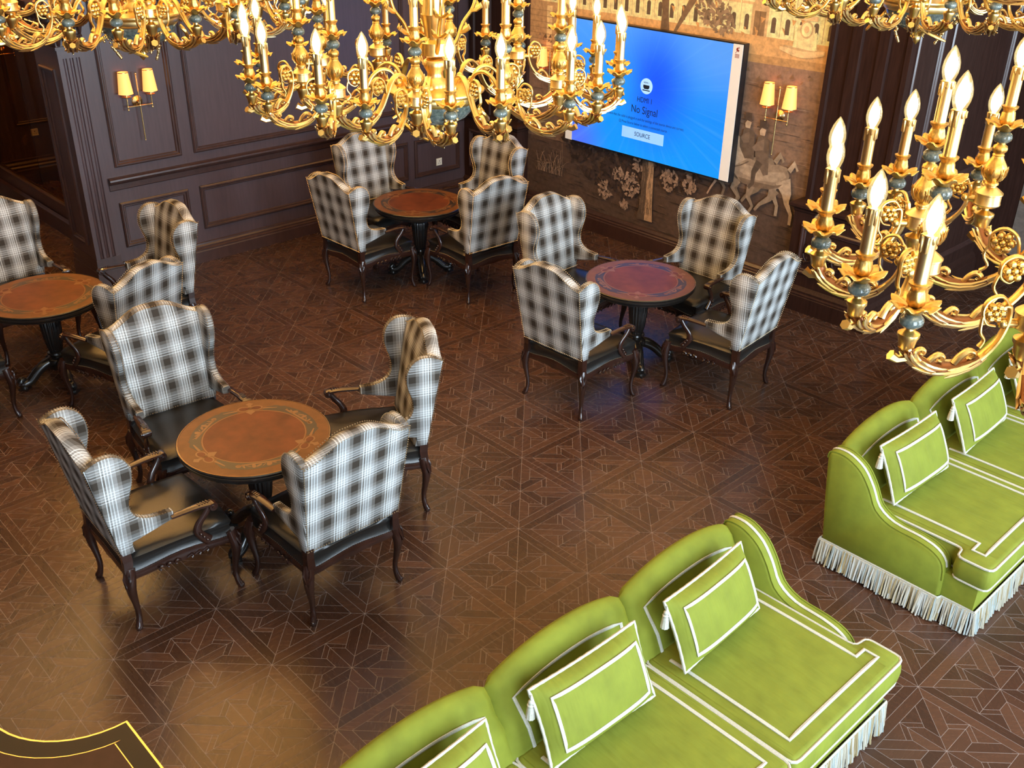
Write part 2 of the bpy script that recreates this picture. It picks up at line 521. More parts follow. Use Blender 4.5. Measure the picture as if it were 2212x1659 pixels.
mb = MB(); rail(mb, LEFT, -.66, 3.76, BASE); tag(mb.build('baseboard_left', M['trim_wood']), kind='structure')
LINE = [(.05, 0), (.056, 0), (.056, .004), (.05, .004)]
# fluted pilaster on the end of the panelled wall, with its carved capital
pil = empty('trim_1'); tag(pil, kind='structure')
mb = MB()
def flute_plan(y0, y1, x0, x1, n, w, d):
    pts = [(x0, y0), (x1, y0)]
    m = (y1-y0)
    for k in range(n):
        c = y0+m*(k+1)/(n+1)
        pts += [(x1, c-w/2), (x1-d*.8, c-w/4), (x1-d, c), (x1-d*.8, c+w/4), (x1, c+w/2)]
    return pts+[(x1, y1), (x0, y1)]
pl = flute_plan(-.93, -.70, WX-.5, WX+.06, 3, .036, .014)
mb.loft([[(x, y, .30) for x, y in pl], [(x, y, 2.16) for x, y in pl]])
mb.box(WX-.5, WX+.06, -.93, -.70, 2.16, 2.235)
mb.build('shaft', M['panel_wood'], pil)
mb = MB(); mb.box(WX-.52, WX+.085, -.95, -.68, 0, .17); mb.box(WX-.51, WX+.075, -.94, -.69, .17, .23); mb.box(WX-.505, WX+.066, -.935, -.695, .23, .30)
mb.build('plinth', M['trim_wood'], pil)
mb = MB(); mb.box(WX-.515, WX+.08, -.945, -.685, 2.235, 2.262); mb.box(WX-.50, WX+.05, -.925, -.705, 2.262, 2.60); mb.box(WX-.54, WX+.12, -.98, -.64, 2.60, 2.66)
for r_ in range(3):
    for k in range(4):
        y = -.90+.057*k+(.028 if r_ % 2 else 0); z = 2.29+.085*r_
        for s_ in (-1, 1):
            mb.tube(smooth_path([(WX+.05, y, z-.02), (WX+.075, y+s_*.006, z+.03), (WX+.095, y+s_*.018, z+.06), (WX+.085, y+s_*.03, z+.045)], 3), [.014, .014, .013, .012, .012, .011, .010, .009, .008, .007], 6)
for y in (-.90, -.735):
    mb.lathe([(.001, 0), (.05, .004), (.05, .03), (.03, .036), (.018, .05), (.001, .052)], 14, (WX+.05, y, 2.56), 'x')
for k in range(5):
    x = WX-.45+.1*k
    for r_ in range(3):
        mb.tube([(x, -.925, 2.28+.09*r_), (x, -.955, 2.32+.09*r_), (x+.02, -.97, 2.35+.09*r_), (x+.03, -.955, 2.34+.09*r_)], [.018, .016, .012, .008], 6)
mb.build('capital', M['trim_wood'], pil, 40)
mb = MB(); frame_loops(mb, (0, -.93, 0), (1, 0, 0), (0, 0, 1), (0, -1, 0), WX-.40, WX-.06, .42, 2.06, PROF); mb.build('side_panel', M['trim_wood'], pil)

# glazed partition behind the pilaster
part = empty('glass_partition'); tag(part, 'glazed partition with a dark wooden base beyond the fluted pilaster', 'partition')
mb = MB(); mb.box(-8.3, -4.9, -.60, -.50, 0, .21); mb.box(-8.3, -4.9, -.59, -.51, .21, .37); rail(mb, ('y', -.60, -1), -8.3, -4.9, [(0, .15), (.02, .17), (.02, .195), (.01, .21), (0, .23)])
mb.build('base_rail', M['trim_wood'], part)
mb = MB(); mb.box(-8.3, -4.9, -.562, -.540, .37, .385); mb.build('glazing_bead', M['brass'], part)
for x0, x1 in ((-8.3, -6.62), (-6.61, -4.9)):
    mb = MB(); mb.box(x0, x1, -.556, -.546, .385, 2.7); mb.build('pane', M['pane'], part)
mb = MB(); mb.box(-8.3, -4.9, -.62, -.48, 2.7, 2.9); mb.build('head_rail', M['trim_wood'], part)
FARW = ('x', -8.3, 1)
for u0, u1 in ((-2.6, -1.2), (-.2, .9), (1.1, 2.4)):
    panel_frame(wall_far, FARW, u0, u1, .72, 2.6)
mb = MB(); rail(mb, FARW, -7, -.62, BASE); rail(mb, FARW, -.5, 3.0, [(d*1.3, z*1.6) for d, z in BASE]); tag(mb.build('baseboard_far_left', M['trim_wood']), kind='structure')
mb = MB(); pf = flute_plan(-1.05, -.66, -8.3, -8.2, 4, .05, .02); mb.loft([[(x, y, .2) for x, y in pf], [(x, y, 2.9) for x, y in pf]]); mb.build('pilaster', M['column_wood'], wall_far)

# ------------------------------------------------------------------ the two panelled columns flanking the mural
def column(name, x0, x1, yf, yb, right_face):
    c = empty(name); tag(c, kind='structure')
    mb = MB()
    plan = [(x0+.05, yb)]
    def strips(a, b, n):
        out = []
        for k in range(n):
            s0, s1 = lerp(a, b, (k+.18)/n), lerp(a, b, (k+.82)/n)
            out.append((s0, s1))
        return out
    pts = [(x0+.05, yb), (x0+.05, yf+.08)]
    for s0, s1 in strips(x0+.05, x1-.05, 3):
        pts += [(s0, yf+.08), (s0+.012, yf+.105), (s1-.012, yf+.105), (s1, yf+.08)]
    pts += [(x1-.05, yf+.08)]
    if right_face:
        pass
    pts += [(x1-.05, yb)]
    mb.loft([[(x, y, 1.0) for x, y in pts], [(x, y, H2) for x, y in pts]])
    mb.build('shaft', M['column_wood'], c)
    mb = MB(); mb.box(x0, x1, yf+.02, yb, .2, .96); mb.build('dado', M['column_wood'], c)
    def ring(prof, nm, mat='column_wood'):
        mb = MB(); L = []
        for d, z in prof:
            L.append([(x0-d, yb, z), (x0-d, yf+.02-d, z), (x1+d, yf+.02-d, z), (x1+d, yb, z)])
        mb.loft(L, True, True); mb.build(nm, M[mat], c)
    ring([(.0, .93), (.01, .945), (.01, .96), (.03, .975), (.045, .985), (.045, 1.01), (.02, 1.02), (-.05, 1.03)], 'ledge')
    ring([(.05, 0), (.05, .15), (.045, .155), (.045, .17), (.03, .18), (.03, .20), (.015, .215), (.0, .235)], 'plinth')
    mb = MB(); frame_loops(mb, (0, yf+.02, 0), (1, 0, 0), (0, 0, 1), (0, -1, 0), x0+.10, x1-.10, .36, .83, PROF); mb.build('panel_moulding', M['trim_wood'], c)
    mb = MB(); rnd = random.Random(3)
    w0, w1 = x0+.16, x1-.16
    for k in range(7):
        cx = lerp(w0+.04, w1-.04, k/6); sg = 1 if k % 2 else -1
        sp = []
        for a in range(14):
            an = a*.55; r = .085*(1-a/16)
            sp.append((cx+r*math.cos(an)*.8, yf+.012, .595+sg*r*math.sin(an)*1.5))
        mb.tube(sp, [.010]*10+[.009, .008, .007, .006], 5)
        for q in range(4):
            a = rnd.uniform(0, 6.3)
            mb.tube([(cx, yf+.012, .595+sg*.1), (cx+.03*math.cos(a), yf+.005, .595+sg*.1+.03*math.sin(a)), (cx+.05*math.cos(a+.4), yf+.012, .595+sg*.1+.05*math.sin(a+.4))], [.007, .009, .002], 5)
    mb.build('carving', M['column_wood'], c, 50)
    if right_face:
        for a_, b_ in ((yf+.16, yf+.62), (yf+.76, yb-.12)):
            mb = MB(); frame_loops(mb, (x1-.05, 0, 0), (0, 1, 0), (0, 0, 1), (1, 0, 0), a_, b_, 1.14, 5.0, PROF); mb.build('panel_moulding', M['trim_wood'], c)
        mb = MB(); frame_loops(mb, (x1, 0, 0), (0, 1, 0), (0, 0, 1), (1, 0, 0), yf+.14, yb-.1, .36, .83, PROF); mb.build('panel_moulding', M['trim_wood'], c)
    return c
column('trim_2', .26, 1.10, 3.75, 5.95, True)
column('trim_3', -4.40, -3.46, 3.75, 4.2, False)

# ------------------------------------------------------------------ mural wall: skirting and painted mural
mb = MB(); rail(mb, ('y', MY, -1), -3.41, .21, [(0, 0), (.05, 0), (.05, .15), (.044, .16), (.044, .175), (.03, .185), (.03, .2), (.015, .225), (0, .235)])
tag(mb.build('baseboard_back', M['trim_wood']), kind='structure')
mb = MB()
layer = [0]
def paint(poly, c, lift=None):
    y = MY-.003-layer[0]*.00001
    layer[0] += 1
    c = tuple(min(.85, k*1.85) for k in c)
    mb.add([(x, y, z) for x, z in poly], [tuple(range(len(poly)))], None, c)
rm = random.Random(11)
def sh(c, k): return tuple(min(1, v*k) for v in c)
CREAM, TAN, LAWN, WATER, DARK, DEEP = (.60, .40, .20), (.42, .26, .125), (.38, .225, .095), (.135, .085, .058), (.050, .031, .023), (.024, .0145, .012)
X0, X1 = -3.46, .32
paint([(X0, .235), (X1, .235), (X1, 2.95), (X0, 2.95)], TAN)
paint([(X0, 2.34), (X1, 2.38), (X1, 2.95), (X0, 2.95)], CREAM)
paint([(X0, 2.12), (X1, 2.16), (X1, 2.385), (X0, 2.345)], LAWN)
paint([(X0, 2.06), (X1, 2.13), (X1, 2.21), (X0, 2.14)], sh(LAWN, .72))
paint([(X0, 1.93), (X1, 1.99), (X1, 2.14), (X0, 2.07)], sh(WATER, 1.15))
paint([(X0, 1.2), (X1, 1.2), (X1, 2.0), (X0, 1.94)], WATER)
paint([(X0, .8), (X1, .9), (X1, 1.22), (X0, 1.22)], sh(WATER, .75))
paint([(X0, .235), (X1, .235), (X1, .95), (X0, .9)], DARK)
# palace front
def rect(x0, x1, z0, z1, c): paint([(x0, z0), (x1, z0), (x1, z1), (x0, z1)], c)
for x0, x1 in ((-3.46, -2.0), (-2.0, -.75), (-.75, .32)):
    rect(x0+.005, x1-.005, 2.36, 2.93, sh(CREAM, rm.uniform(.92, 1.12)))
rect(X0, X1, 2.62, 2.64, sh(CREAM, .7)); rect(X0, X1, 2.645, 2.655, sh(CREAM, 1.25)); rect(X0, X1, 2.88, 2.9, sh(CREAM, .65))
x = -3.38
while x < .28:
    if not (-.62 < x < -.36):
        for z0, z1 in ((2.40, 2.53), (2.69, 2.84)):
            rect(x-.037, x+.037, z0-.012, z1+.02, sh(CREAM, 1.22))
            arch = [(x-.024, z0), (x+.024, z0), (x+.024, z1-.02)]+[(x+.024*math.cos(a), z1-.02+.024*math.sin(a)) for a in (.5, 1.0, 1.57, 2.1, 2.6)]+[(x-.024, z1-.02)]
            paint(arch, (.075, .05, .032))
        rect(x+.06, x+.07, 2.37, 2.88, sh(CREAM, 1.2)); rect(x+.07, x+.076, 2.37, 2.88, sh(CREAM, .55))
    x += .145
paint([(-.575, 2.36), (-.395, 2.36), (-.395, 2.6)]+[(-.485+.09*math.cos(a), 2.6+.09*math.sin(a)) for a in (.4, .8, 1.2, 1.57, 1.95, 2.35, 2.75)]+[(-.575, 2.6)], sh(CREAM, .6))
rect(-.545, -.425, 2.36, 2.57, (.16, .095, .045)); rect(-.487, -.483, 2.36, 2.57, (.05, .03, .02))
for k in range(60):
    x, z = rm.uniform(X0, .25), rm.uniform(2.36, 2.9)
    paint([(x, z), (x+rm.uniform(.02, .06), z-.01), (x+rm.uniform(.01, .05), z-rm.uniform(.03, .09))], sh((.36, .19, .07), rm.uniform(.8, 1.1)))
# left pavilion with ashlar blocks
rect(-3.46, -2.75, 1.75, 2.38, sh(TAN, .7)); rect(-3.2, -3.12, 1.8, 2.34, sh(CREAM, .85))
for r_ in range(9):
    rect(-3.46, -2.75, 1.8+.06*r_, 1.806+.06*r_, sh(TAN, .45))
def leaf_cluster(cx, cz, rx, rz, n, c, size=.03):
    for k in range(n):
        a, q = rm.uniform(0, 2*PI), math.sqrt(rm.random())
        x, z = cx+rx*q*math.cos(a), cz+rz*q*math.sin(a)
        s = size*rm.uniform(.5, 1.2); b = rm.uniform(0, PI)
        m = 5
        paint([(x+s*math.cos(b+2*PI*i/m)*(1 if i % 2 else .55), z+s*math.sin(b+2*PI*i/m)*(1 if i % 2 else .55)) for i in range(m)],
              sh(c, rm.uniform(.55, 1.35)))
# upper tree
paint([(-1.62, 2.24), (-1.50, 2.24), (-1.53, 2.45), (-1.56, 2.93), (-1.68, 2.93), (-1.61, 2.45)], (.10, .062, .035))
paint([(-1.47, 2.25), (-1.44, 2.25), (-1.2, 2.6), (-1.02, 2.75), (-1.08, 2.78), (-1.28, 2.62)], (.12, .075, .042))
for cx, cz, rx, rz, n in ((-1.0, 2.52, .2, .13, 90), (-.88, 2.42, .14, .1, 60), (-1.9, 2.8, .4, .14, 120), (-1.25, 2.85, .35, .1, 90)):
    leaf_cluster(cx, cz, rx, rz, n, (.17, .115, .07), .032)
# fountain
paint([(-.24+.46*t, 2.275-.045*math.sin(PI*t)) for t in [i/10 for i in range(11)]]+[(.22, 2.31), (-.24, 2.30)], sh(CREAM, .8))
paint([(-.24+.46*t, 2.315-.03*math.sin(PI*t)) for t in [i/10 for i in range(11)]]+[(.0, 2.325)], sh(CREAM, .55))
paint([(-.1, 2.31), (.12, 2.30), (.09, 2.5), (-.07, 2.5)], sh(CREAM, .95))
paint([(.01+.066*math.cos(a*PI/8), 2.47+.075*math.sin(a*PI/8)) for a in range(16)], sh(CREAM, .6))
paint([(.01+.052*math.cos(a*PI/8), 2.47+.06*math.sin(a*PI/8)) for a in range(16)], sh(CREAM, 1.1))
paint([(.01+.026*math.cos(a*PI/8), 2.47+.03*math.sin(a*PI/8)) for a in range(16)], sh(CREAM, .7))
rect(-.09, .11, 2.545, 2.585, sh(CREAM, .8)); rect(-.05, .07, 2.585, 2.66, sh(CREAM, 1.05)); rect(-.02, .04, 2.66, 2.8, sh(CREAM, .8))
for s_ in (-1, 1):
    bx = .01+s_*.1
    paint([(bx-.02, 2.31), (bx+.025, 2.31), (bx+.012, 2.40), (bx+.016, 2.44), (bx, 2.46), (bx-.016, 2.44), (bx-.012, 2.39)], sh(CREAM, 1.1))
# water and ground strokes
def strokes(n, x0, x1, z0, z1, L, hgt, cols, slope=.0):
    for k in range(n):
        x, z = rm.uniform(x0, x1), rm.uniform(z0, z1); l = L*rm.uniform(.4, 1.3); h = hgt*rm.uniform(.4, 1)
        paint([(x, z), (min(X1, x+l), z+slope*l+h*.2), (min(X1, x+l*.7), z+slope*l*.7+h)], sh(rm.choice(cols), rm.uniform(.7, 1.25)))
strokes(420, X0, .25, 1.0, 1.95, .28, .010, [(.135, .09, .062), (.065, .040, .027), (.18, .125, .09)])
strokes(60, X0, .25, 1.95, 2.12, .05, .05, [(.10, .062, .035), (.16, .10, .06)])
strokes(300, X0, .25, .25, .95, .25, .012, [(.068, .044, .031), (.02, .0125, .010), (.050, .032, .023)], -.06)
# big dark copse, pale bushes, lower trunk
for cx, cz, rx, rz, n in ((-2.3, .85, .45, .28, 200), (-1.9, .75, .35, .25, 160), (-1.35, .9, .4, .2, 130), (-2.6, .95, .3, .18, 80)):
    leaf_cluster(cx, cz, rx, rz, n, DEEP, .045)
for cx, cz, rx, rz, n in ((-2.21, .52, .10, .10, 60), (-2.03, .74, .08, .07, 40), (-1.84, .66, .13, .14, 90), (-1.92, .42, .06, .05, 30), (-1.33, .82, .12, .11, 70), (-1.06, .84, .09, .10, 60), (-1.75, .9, .1, .08, 40), (-.95, .33, .08, .03, 22)):
    leaf_cluster(cx, cz, rx, rz, n, (.17, .115, .082), .026)
paint([(-1.73, .31), (-1.51, .32), (-1.53, .5), (-1.545, 1.0), (-1.70, 1.0), (-1.69, .55)], (.055, .036, .024))
paint([(-1.62, .32), (-1.51, .32), (-1.53, .5), (-1.545, 1.0), (-1.62, 1.0)], (.24, .155, .09))
for k in range(70):
    x, z = rm.uniform(-1.71, -1.54), rm.uniform(.36, .92); l = rm.uniform(.03, .09)
    paint([(x, z), (x+.005, z), (x+.003, z+l), (x-.002, z+l)], sh((.06, .04, .026) if x > -1.62 else (.12, .08, .05), rm.uniform(.6, 1.3)))
# reeds
for k in range(46):
    cx = -3.08+rm.uniform(-.22, .22); z = .52; a = rm.uniform(-1, 1)
    top = z+rm.uniform(.12, .42)*(1-abs(a)*.4)
    c = sh((.17, .115, .08), rm.uniform(.5, 1.2)); pts = []
    for i in range(6):
        t = i/5; pts.append((cx+a*.18*t*t, z+(top-z)*(t-.25*t**3*abs(a)*2)))
    paint(pts+[(x+.006, zz) for x, zz in pts[::-1]], c)
# horses and riders in tall hats
HC, HL, HD = (.165, .122, .085), (.255, .195, .138), (.070, .048, .032)
def limb(pts, ws, c):
    L, R = [], []
    for i, (x, z) in enumerate(pts):
        a = pts[max(0, i-1)]; b = pts[min(len(pts)-1, i+1)]
        dx, dz = b[0]-a[0], b[1]-a[1]; l = math.hypot(dx, dz) or 1
        L.append((x-dz/l*ws[i], z+dx/l*ws[i])); R.append((x+dz/l*ws[i], z-dx/l*ws[i]))
    for i in range(len(pts)-1): paint([L[i], L[i+1], R[i+1], R[i]], c)
def horse(ox, oz, s, dim):
    def q(p): return [(ox+x*s, oz+z*s) for x, z in p]
    c, l, d = sh(HC, dim), sh(HL, dim), sh(HD, dim)
    for pts, ws in (([(-.50, 1.02), (-.55, .93), (-.48, .86), (-.50, .78)], [.045, .025, .016, .014]), ([(-.34, 1.0), (-.36, .88), (-.30, .80), (-.34, .72)], [.045, .026, .016, .014]),
                    ([(-.08, 1.02), (-.12, .92), (-.22, .84), (-.27, .77)], [.06, .03, .017, .014])):
        limb(q(pts), [w*s for w in ws], sh(c, .85))
    body = [(-.56, 1.20), (-.50, 1.26), (-.38, 1.25), (-.22, 1.21), (-.08, 1.26), (.02, 1.25), (.06, 1.18), (.05, 1.10), (-.02, 1.04), (-.15, 1.00), (-.32, .99), (-.45, 1.00), (-.55, 1.08)]
    paint(q(body), c)
    paint(q([(-.50, 1.2), (-.2, 1.16), (0, 1.2), (.03, 1.16), (-.05, 1.09), (-.3, 1.06), (-.48, 1.1)]), sh(l, .85))
    limb(q([(.0, 1.12), (.06, 1.0), (.07, .92), (.13, .82), (.13, .72)]), [w*s for w in (.085, .05, .028, .018, .016)], l)
    paint(q([(-.57, 1.14), (-.42, 1.24), (-.48, 1.36), (-.54, 1.44), (-.62, 1.45), (-.66, 1.36), (-.64, 1.28)]), l)
    paint(q([(-.54, 1.46), (-.47, 1.36), (-.40, 1.25), (-.45, 1.24), (-.52, 1.34)]), d)
    paint(q([(-.60, 1.46), (-.56, 1.42), (-.68, 1.24), (-.74, 1.25), (-.73, 1.30)]), c)
    limb(q([(.05, 1.22), (.10, 1.30), (.14, 1.24)]), [w*s for w in (.025, .03, .012)], l)
    paint(q([(-.50, 1.05), (-.30, 1.045), (-.10, 1.05), (.0, 1.085), (-.03, 1.05), (-.15, 1.00), (-.32, .99), (-.45, 1.00)]), sh(d, 1.3))
    limb(q([(-.55, 1.14), (-.48, 1.17), (-.40, 1.22)]), [.006*s]*3, d)
def rider(ox, oz, s, dim):
    def q(p): return [(ox+x*s, oz+z*s) for x, z in p]
    coat = sh((.080, .056, .040), dim)
    paint(q([(-.34, 1.36), (-.33, 1.47), (-.27, 1.49), (-.20, 1.46), (-.19, 1.36), (-.17, 1.14), (-.22, 1.12), (-.30, 1.22), (-.34, 1.30)]), coat)
    paint(q([(-.33, 1.42), (-.26, 1.46), (-.25, 1.36), (-.35, 1.33), (-.38, 1.36)]), sh(coat, 1.5))
    limb(q([(-.28, 1.24), (-.33, 1.13), (-.33, 1.02), (-.37, .97)]), [w*s for w in (.04, .028, .02, .016)], sh(coat, .6))
    paint(q([(-.31, 1.49), (-.26, 1.49), (-.25, 1.55), (-.30, 1.56), (-.32, 1.53)]), sh((.3, .22, .15), dim))
    paint(q([(-.355, 1.555), (-.235, 1.565), (-.235, 1.575), (-.355, 1.567)]), (.045, .03, .022))
    paint(q([(-.325, 1.565), (-.25, 1.57), (-.255, 1.635), (-.33, 1.63)]), (.045, .03, .022))
horse(-.16, .05, 1.0, .7); rider(-.17, .04, 1.0, .85)
horse(0, 0, 1.0, 1.0); rider(0, 0, 1.0, 1.0)
limb([(-.75, .96), (-.80, .88), (-.84, .80)], [.014, .009, .008], (.25, .17, .12))
mural = mb.build('mural', M['mural'], wall_back)
mural['label'] = 'sepia painted mural of a palace, a fountain and riders on horseback'
# far mural panel beyond the right-hand column
mb = MB(); layer[0] = 0
def paint2(poly, c):
    y = 5.945-layer[0]*.0002; layer[0] += 1
    mb.add([(x, y, z) for x, z in poly], [tuple(range(len(poly)))], None, c)
paint2([(1.42, .30), (6.5, .30), (6.5, 2.9), (1.42, 2.9)], (.13, .105, .09))
for k in range(200):
    x, z = rm.uniform(1.42, 6.1), rm.uniform(.35, 2.85); l = rm.uniform(.1, .35)
    paint2([(x, z), (x+l, z), (x+l*.6, z+.02)], sh((.16, .12, .095), rm.uniform(.5, 1.5)))
mb.build('mural', M['mural'], bpy.data.objects['wall_back_right'])

# ------------------------------------------------------------------ wall sockets
def socket(loc, axis, label):
    r = empty('wall_socket', loc, {'x': 0, 'y': -PI/2}[axis]); tag(r, label, 'socket')
    mb = MB()
    L = []
    for i, h in ((0, 0), (0, .008), (.006, .011)):
        L.append([(h, y, z) for y, z in ((-.043+i, -.043+i), (.043-i, -.043+i), (.043-i, .043-i), (-.043+i, .043-i))])
    mb.loft(L); mb.build('plate', M['socket_plate'], r)
    mb = MB()
    mb.box(.0105, .012, -.004, .004, .004, .020); mb.box(.0105, .012, -.017, -.008, -.018, -.011); mb.box(.0105, .012, .008, .017, -.018, -.011)
    mb.build('pin_slot', M['black_plastic'], r)
    mb = MB(); mb.box(.0105, .015, .018, .030, .014, .032); mb.build('switch', M['socket_plate'], r)
socket((WX, 3.358, .47), 'x', 'square pale wall socket low on the panelling beside the corner')
socket((-8.3, .02, .62), 'x', 'square wall socket seen through the glass partition')

# ------------------------------------------------------------------ television
tv = empty('television', (-1.655, 3.95, 1.638))
mb = MB(); mb.box(-.5, .5, -.03, -.022, -.35, .35); mb.build('wall_bracket', M['black_plastic'], tv)
tag(tv, 'large flat screen hung on the mural wall showing a blue no signal message', 'television')
mb = MB(); mb.box(-1.11, 1.11, -.105, -.03, -.65, .65); mb.build('casing', M['black_plastic'], tv)
def screen_mat():
    m, nd, lk, bs = new_mat('blue_screen')
    tc = nd.new('ShaderNodeTexCoord'); sp = nd.new('ShaderNodeSeparateXYZ'); lk.new(tc.outputs['Object'], sp.inputs[0])
    def dist(cx, cz, sx, sz):
        a = math_(nd, lk, 'DIVIDE', math_(nd, lk, 'SUBTRACT', sp.outputs[0], cx), sx)
        b = math_(nd, lk, 'DIVIDE', math_(nd, lk, 'SUBTRACT', sp.outputs[2], cz), sz)
        return math_(nd, lk, 'SQRT', math_(nd, lk, 'ADD', math_(nd, lk, 'MULTIPLY', a, a), math_(nd, lk, 'MULTIPLY', b, b)))
    base = ramp(nd, lk, math_(nd, lk, 'ADD', math_(nd, lk, 'MULTIPLY', sp.outputs[2], .55), .5), [(0, (.0, .30, 1.0)), (.45, (.0, .24, .98)), (.8, (.06, .30, .95)), (1, (.10, .30, .82))])
    def mixc(a, fac, c):
        mx = nd.new('ShaderNodeMix'); mx.data_type = 'RGBA'
        lk.new(fac, mx.inputs[0]); lk.new(a, mx.inputs[6]); mx.inputs[7].default_value = (*c, 1); return mx.outputs[2]
    def fall(d): 
        mr = nd.new('ShaderNodeMapRange'); mr.interpolation_type = 'SMOOTHSTEP'
        lk.new(d, mr.inputs[0]); mr.inputs[1].default_value = 1; mr.inputs[2].default_value = 0; mr.inputs[3].default_value = 0; mr.inputs[4].default_value = 1
        return mr.outputs[0]
    c = mixc(base, fall(dist(.12, .12, .62, .85)), (.0, .085, .90))
    c = mixc(c, math_(nd, lk, 'MULTIPLY', fall(dist(-.95, -.62, .55, .6)), .7), (.10, .09, .85))
    c = mixc(c, math_(nd, lk, 'MULTIPLY', fall(dist(-.45, .05, .5, .5)), .5), (.0, .36, .95))
    c = mixc(c, math_(nd, lk, 'MULTIPLY', fall(dist(.95, .55, .8, .5)), .75), (.10, .32, .78))
    ang = math_(nd, lk, 'ARCTAN2', math_(nd, lk, 'ADD', sp.outputs[2], -.05), math_(nd, lk, 'ADD', sp.outputs[0], .05))
    cv = nd.new('ShaderNodeCombineXYZ'); lk.new(ang, cv.inputs[0])
    rays = noise(nd, lk, cv.outputs[0], 9, 4, .8)
    rf = math_(nd, lk, 'MULTIPLY', math_(nd, lk, 'MULTIPLY', ramp(nd, lk, rays, [(.5, (0, 0, 0)), (.75, (1, 1, 1))]), .22), math_(nd, lk, 'MINIMUM', dist(0, .05, .9, .9), 1.0))
    c = mixc(c, rf, (.18, .48, 1.0))
    lk.new(c, bs.inputs['Emission Color']); bs.inputs['Emission Strength'].default_value = 1.0
    bs.inputs['Base Color'].default_value = (.01, .01, .015, 1); bs.inputs['Roughness'].default_value = .25
    return m
mb = MB(); mb.box(-1.005, .99, -.108, -.104, -.635, .637); screen = mb.build('screen', screen_mat(), tv)
M['strip'] = emit('pale_strip', (.66, .65, .62), .16)
for x0, x1 in ((-1.105, -1.005), (.99, 1.10)):
    mb = MB(); mb.box(x0, x1, -.109, -.104, -.64, .64); mb.build('side_strip', M['strip'], tv)
M['ink'] = plain('screen_ink', (.004, .012, .035), .5)
M['icon'] = emit('icon_pale', (.30, .56, .90), .55)
M['button'] = emit('button_pale', (.22, .46, .86), .6)
def text(name, body, x, z, size, mat, parent, y=-.1095, align='CENTER', sx=1.0):
    cu = bpy.data.curves.new(name, 'FONT'); cu.body = body; cu.size = size; cu.align_x = align; cu.align_y = 'CENTER'; cu.extrude = .0003
    tmp = bpy.data.objects.new(name+'_source', cu); COL.objects.link(tmp)
    bpy.context.view_layer.update()
    me = bpy.data.meshes.new_from_object(tmp.evaluated_get(bpy.context.evaluated_depsgraph_get()))
    bpy.data.objects.remove(tmp); bpy.data.curves.remove(cu)
    me.materials.clear(); me.materials.append(mat)
    o = link(name, me, parent, (x, y, z), (PI/2, 0, 0)); o.scale = (sx, 1, 1)
    return o
mb = MB(); mb.box(-.285, .272, -.110, -.108, -.458, -.345); mb.build('button', M['button'], screen)
mb = MB(); mb.lathe([(.078, 0), (.078, .002)], 40, (0, -.110, .098), 'y'); mb.build('icon', M['icon'], screen)
mb = MB(); mb.add([(x, -.1105, .088+z) for x, z in [(-.04, .022), (.04, .022), (.04, -.002), (.026, -.018), (-.026, -.018), (-.04, -.002)]], [(0, 1, 2, 3, 4, 5)])
mb.box(-.048, .048, -.1104, -.1102, .052, .062); mb.build('plug_symbol', M['ink'], screen)
text('caption', 'HDMI 1', 0, .132, .022, M['ink'], screen, -.1108)
text('caption', 'HDMI 1', -.008, -.046, .074, M['ink'], screen, sx=.85)
text('caption', 'No Signal', -.005, -.150, .108, M['ink'], screen, sx=.85)
text('caption', '(1)Check that the cable is plugged in and the settings of the source device are correct.', -.01, -.245, .0385, M['ink'], screen, sx=.78)
text('caption', '(2) Press Source below to select a connected source.', -.012, -.300, .0385, M['ink'], screen, sx=.78)
text('caption', 'SOURCE', -.008, -.402, .062, M['ink'], screen, -.1108, sx=.9)
M['emblem_red'] = plain('emblem_red', (.20, .02, .02), .6)
mb = MB()
for pts in ([(-.018, .595), (-.004, .612), (.010, .606), (.004, .594), (.020, .588), (.012, .572), (-.004, .578), (-.016, .570), (-.010, .584)], [(.004, .612), (.020, .600), (.016, .618)], [(-.022, .566), (-.010, .572), (-.016, .556)]):
    mb.add([(1.042+x, -.1096, z) for x, z in pts], [tuple(range(len(pts)))])
for k in range(4): mb.box(1.018, 1.066, -.1096, -.1092, .520+.009*k, .525+.009*k)
mb.build('emblem', M['emblem_red'], tv)

# ------------------------------------------------------------------ sconces
def make_sconce():
    r = empty('wall_sconce')
    mb = MB(); mb.lathe([(.052, 0), (.052, .006), (.044, .014), (.02, .02), (.012, .03), (.012, .055)], 24, (0, 0, 0), 'x'); mb.build('backplate', M['brass'], r, 40)
    mb = MB(); mb.tube([(.06, 0, -.35), (.06, 0, .25)], .0065, 8, (1, 0, 0)); mb.ball((.06, 0, .26), .011); mb.ball((.06, 0, -.352), .008); mb.build('rod', M['brass'], r, 40)
    mb = MB(); mb.tube([(.06, -.118, -.03), (.06, .118, -.03)], .0055, 8); mb.ball((.06, 0, -.03), .012); mb.build('cross_arm', M['brass'], r, 40)
    for s in (-1, 1):
        y = .118*s
        mb = MB(); mb.tube([(.06, y, -.055), (.06, y, .075)], .006, 8, (1, 0, 0)); mb.ball((.06, y, -.058), .010); mb.ball((.06, y, -.03), .010)
        mb.lathe([(.001, .05), (.014, .052), (.040, .062), (.042, .066), (.012, .066), (.012, .09)], 18, (.06, y, 0)); mb.build('lamp_holder', M['brass'], r, 40)
        mb = MB(); mb.lathe([(.066, .088), (.046, .285), (.0445, .285), (.0645, .088)], 28, (.06, y, 0), close=False); sh_ = mb.build('lamp_shade', M['lamp_shade'], r, 40)
        mb = MB(); mb.lathe([(.0675, .086), (.0675, .092)], 28, (.06, y, 0), close=False); mb.build('shade_edge', M['brass'], sh_)
        mb = MB(); mb.lathe([(.0475, .281), (.0475, .287)], 28, (.06, y, 0), close=False); mb.build('shade_edge', M['brass'], sh_)
    return r
sc0 = make_sconce()
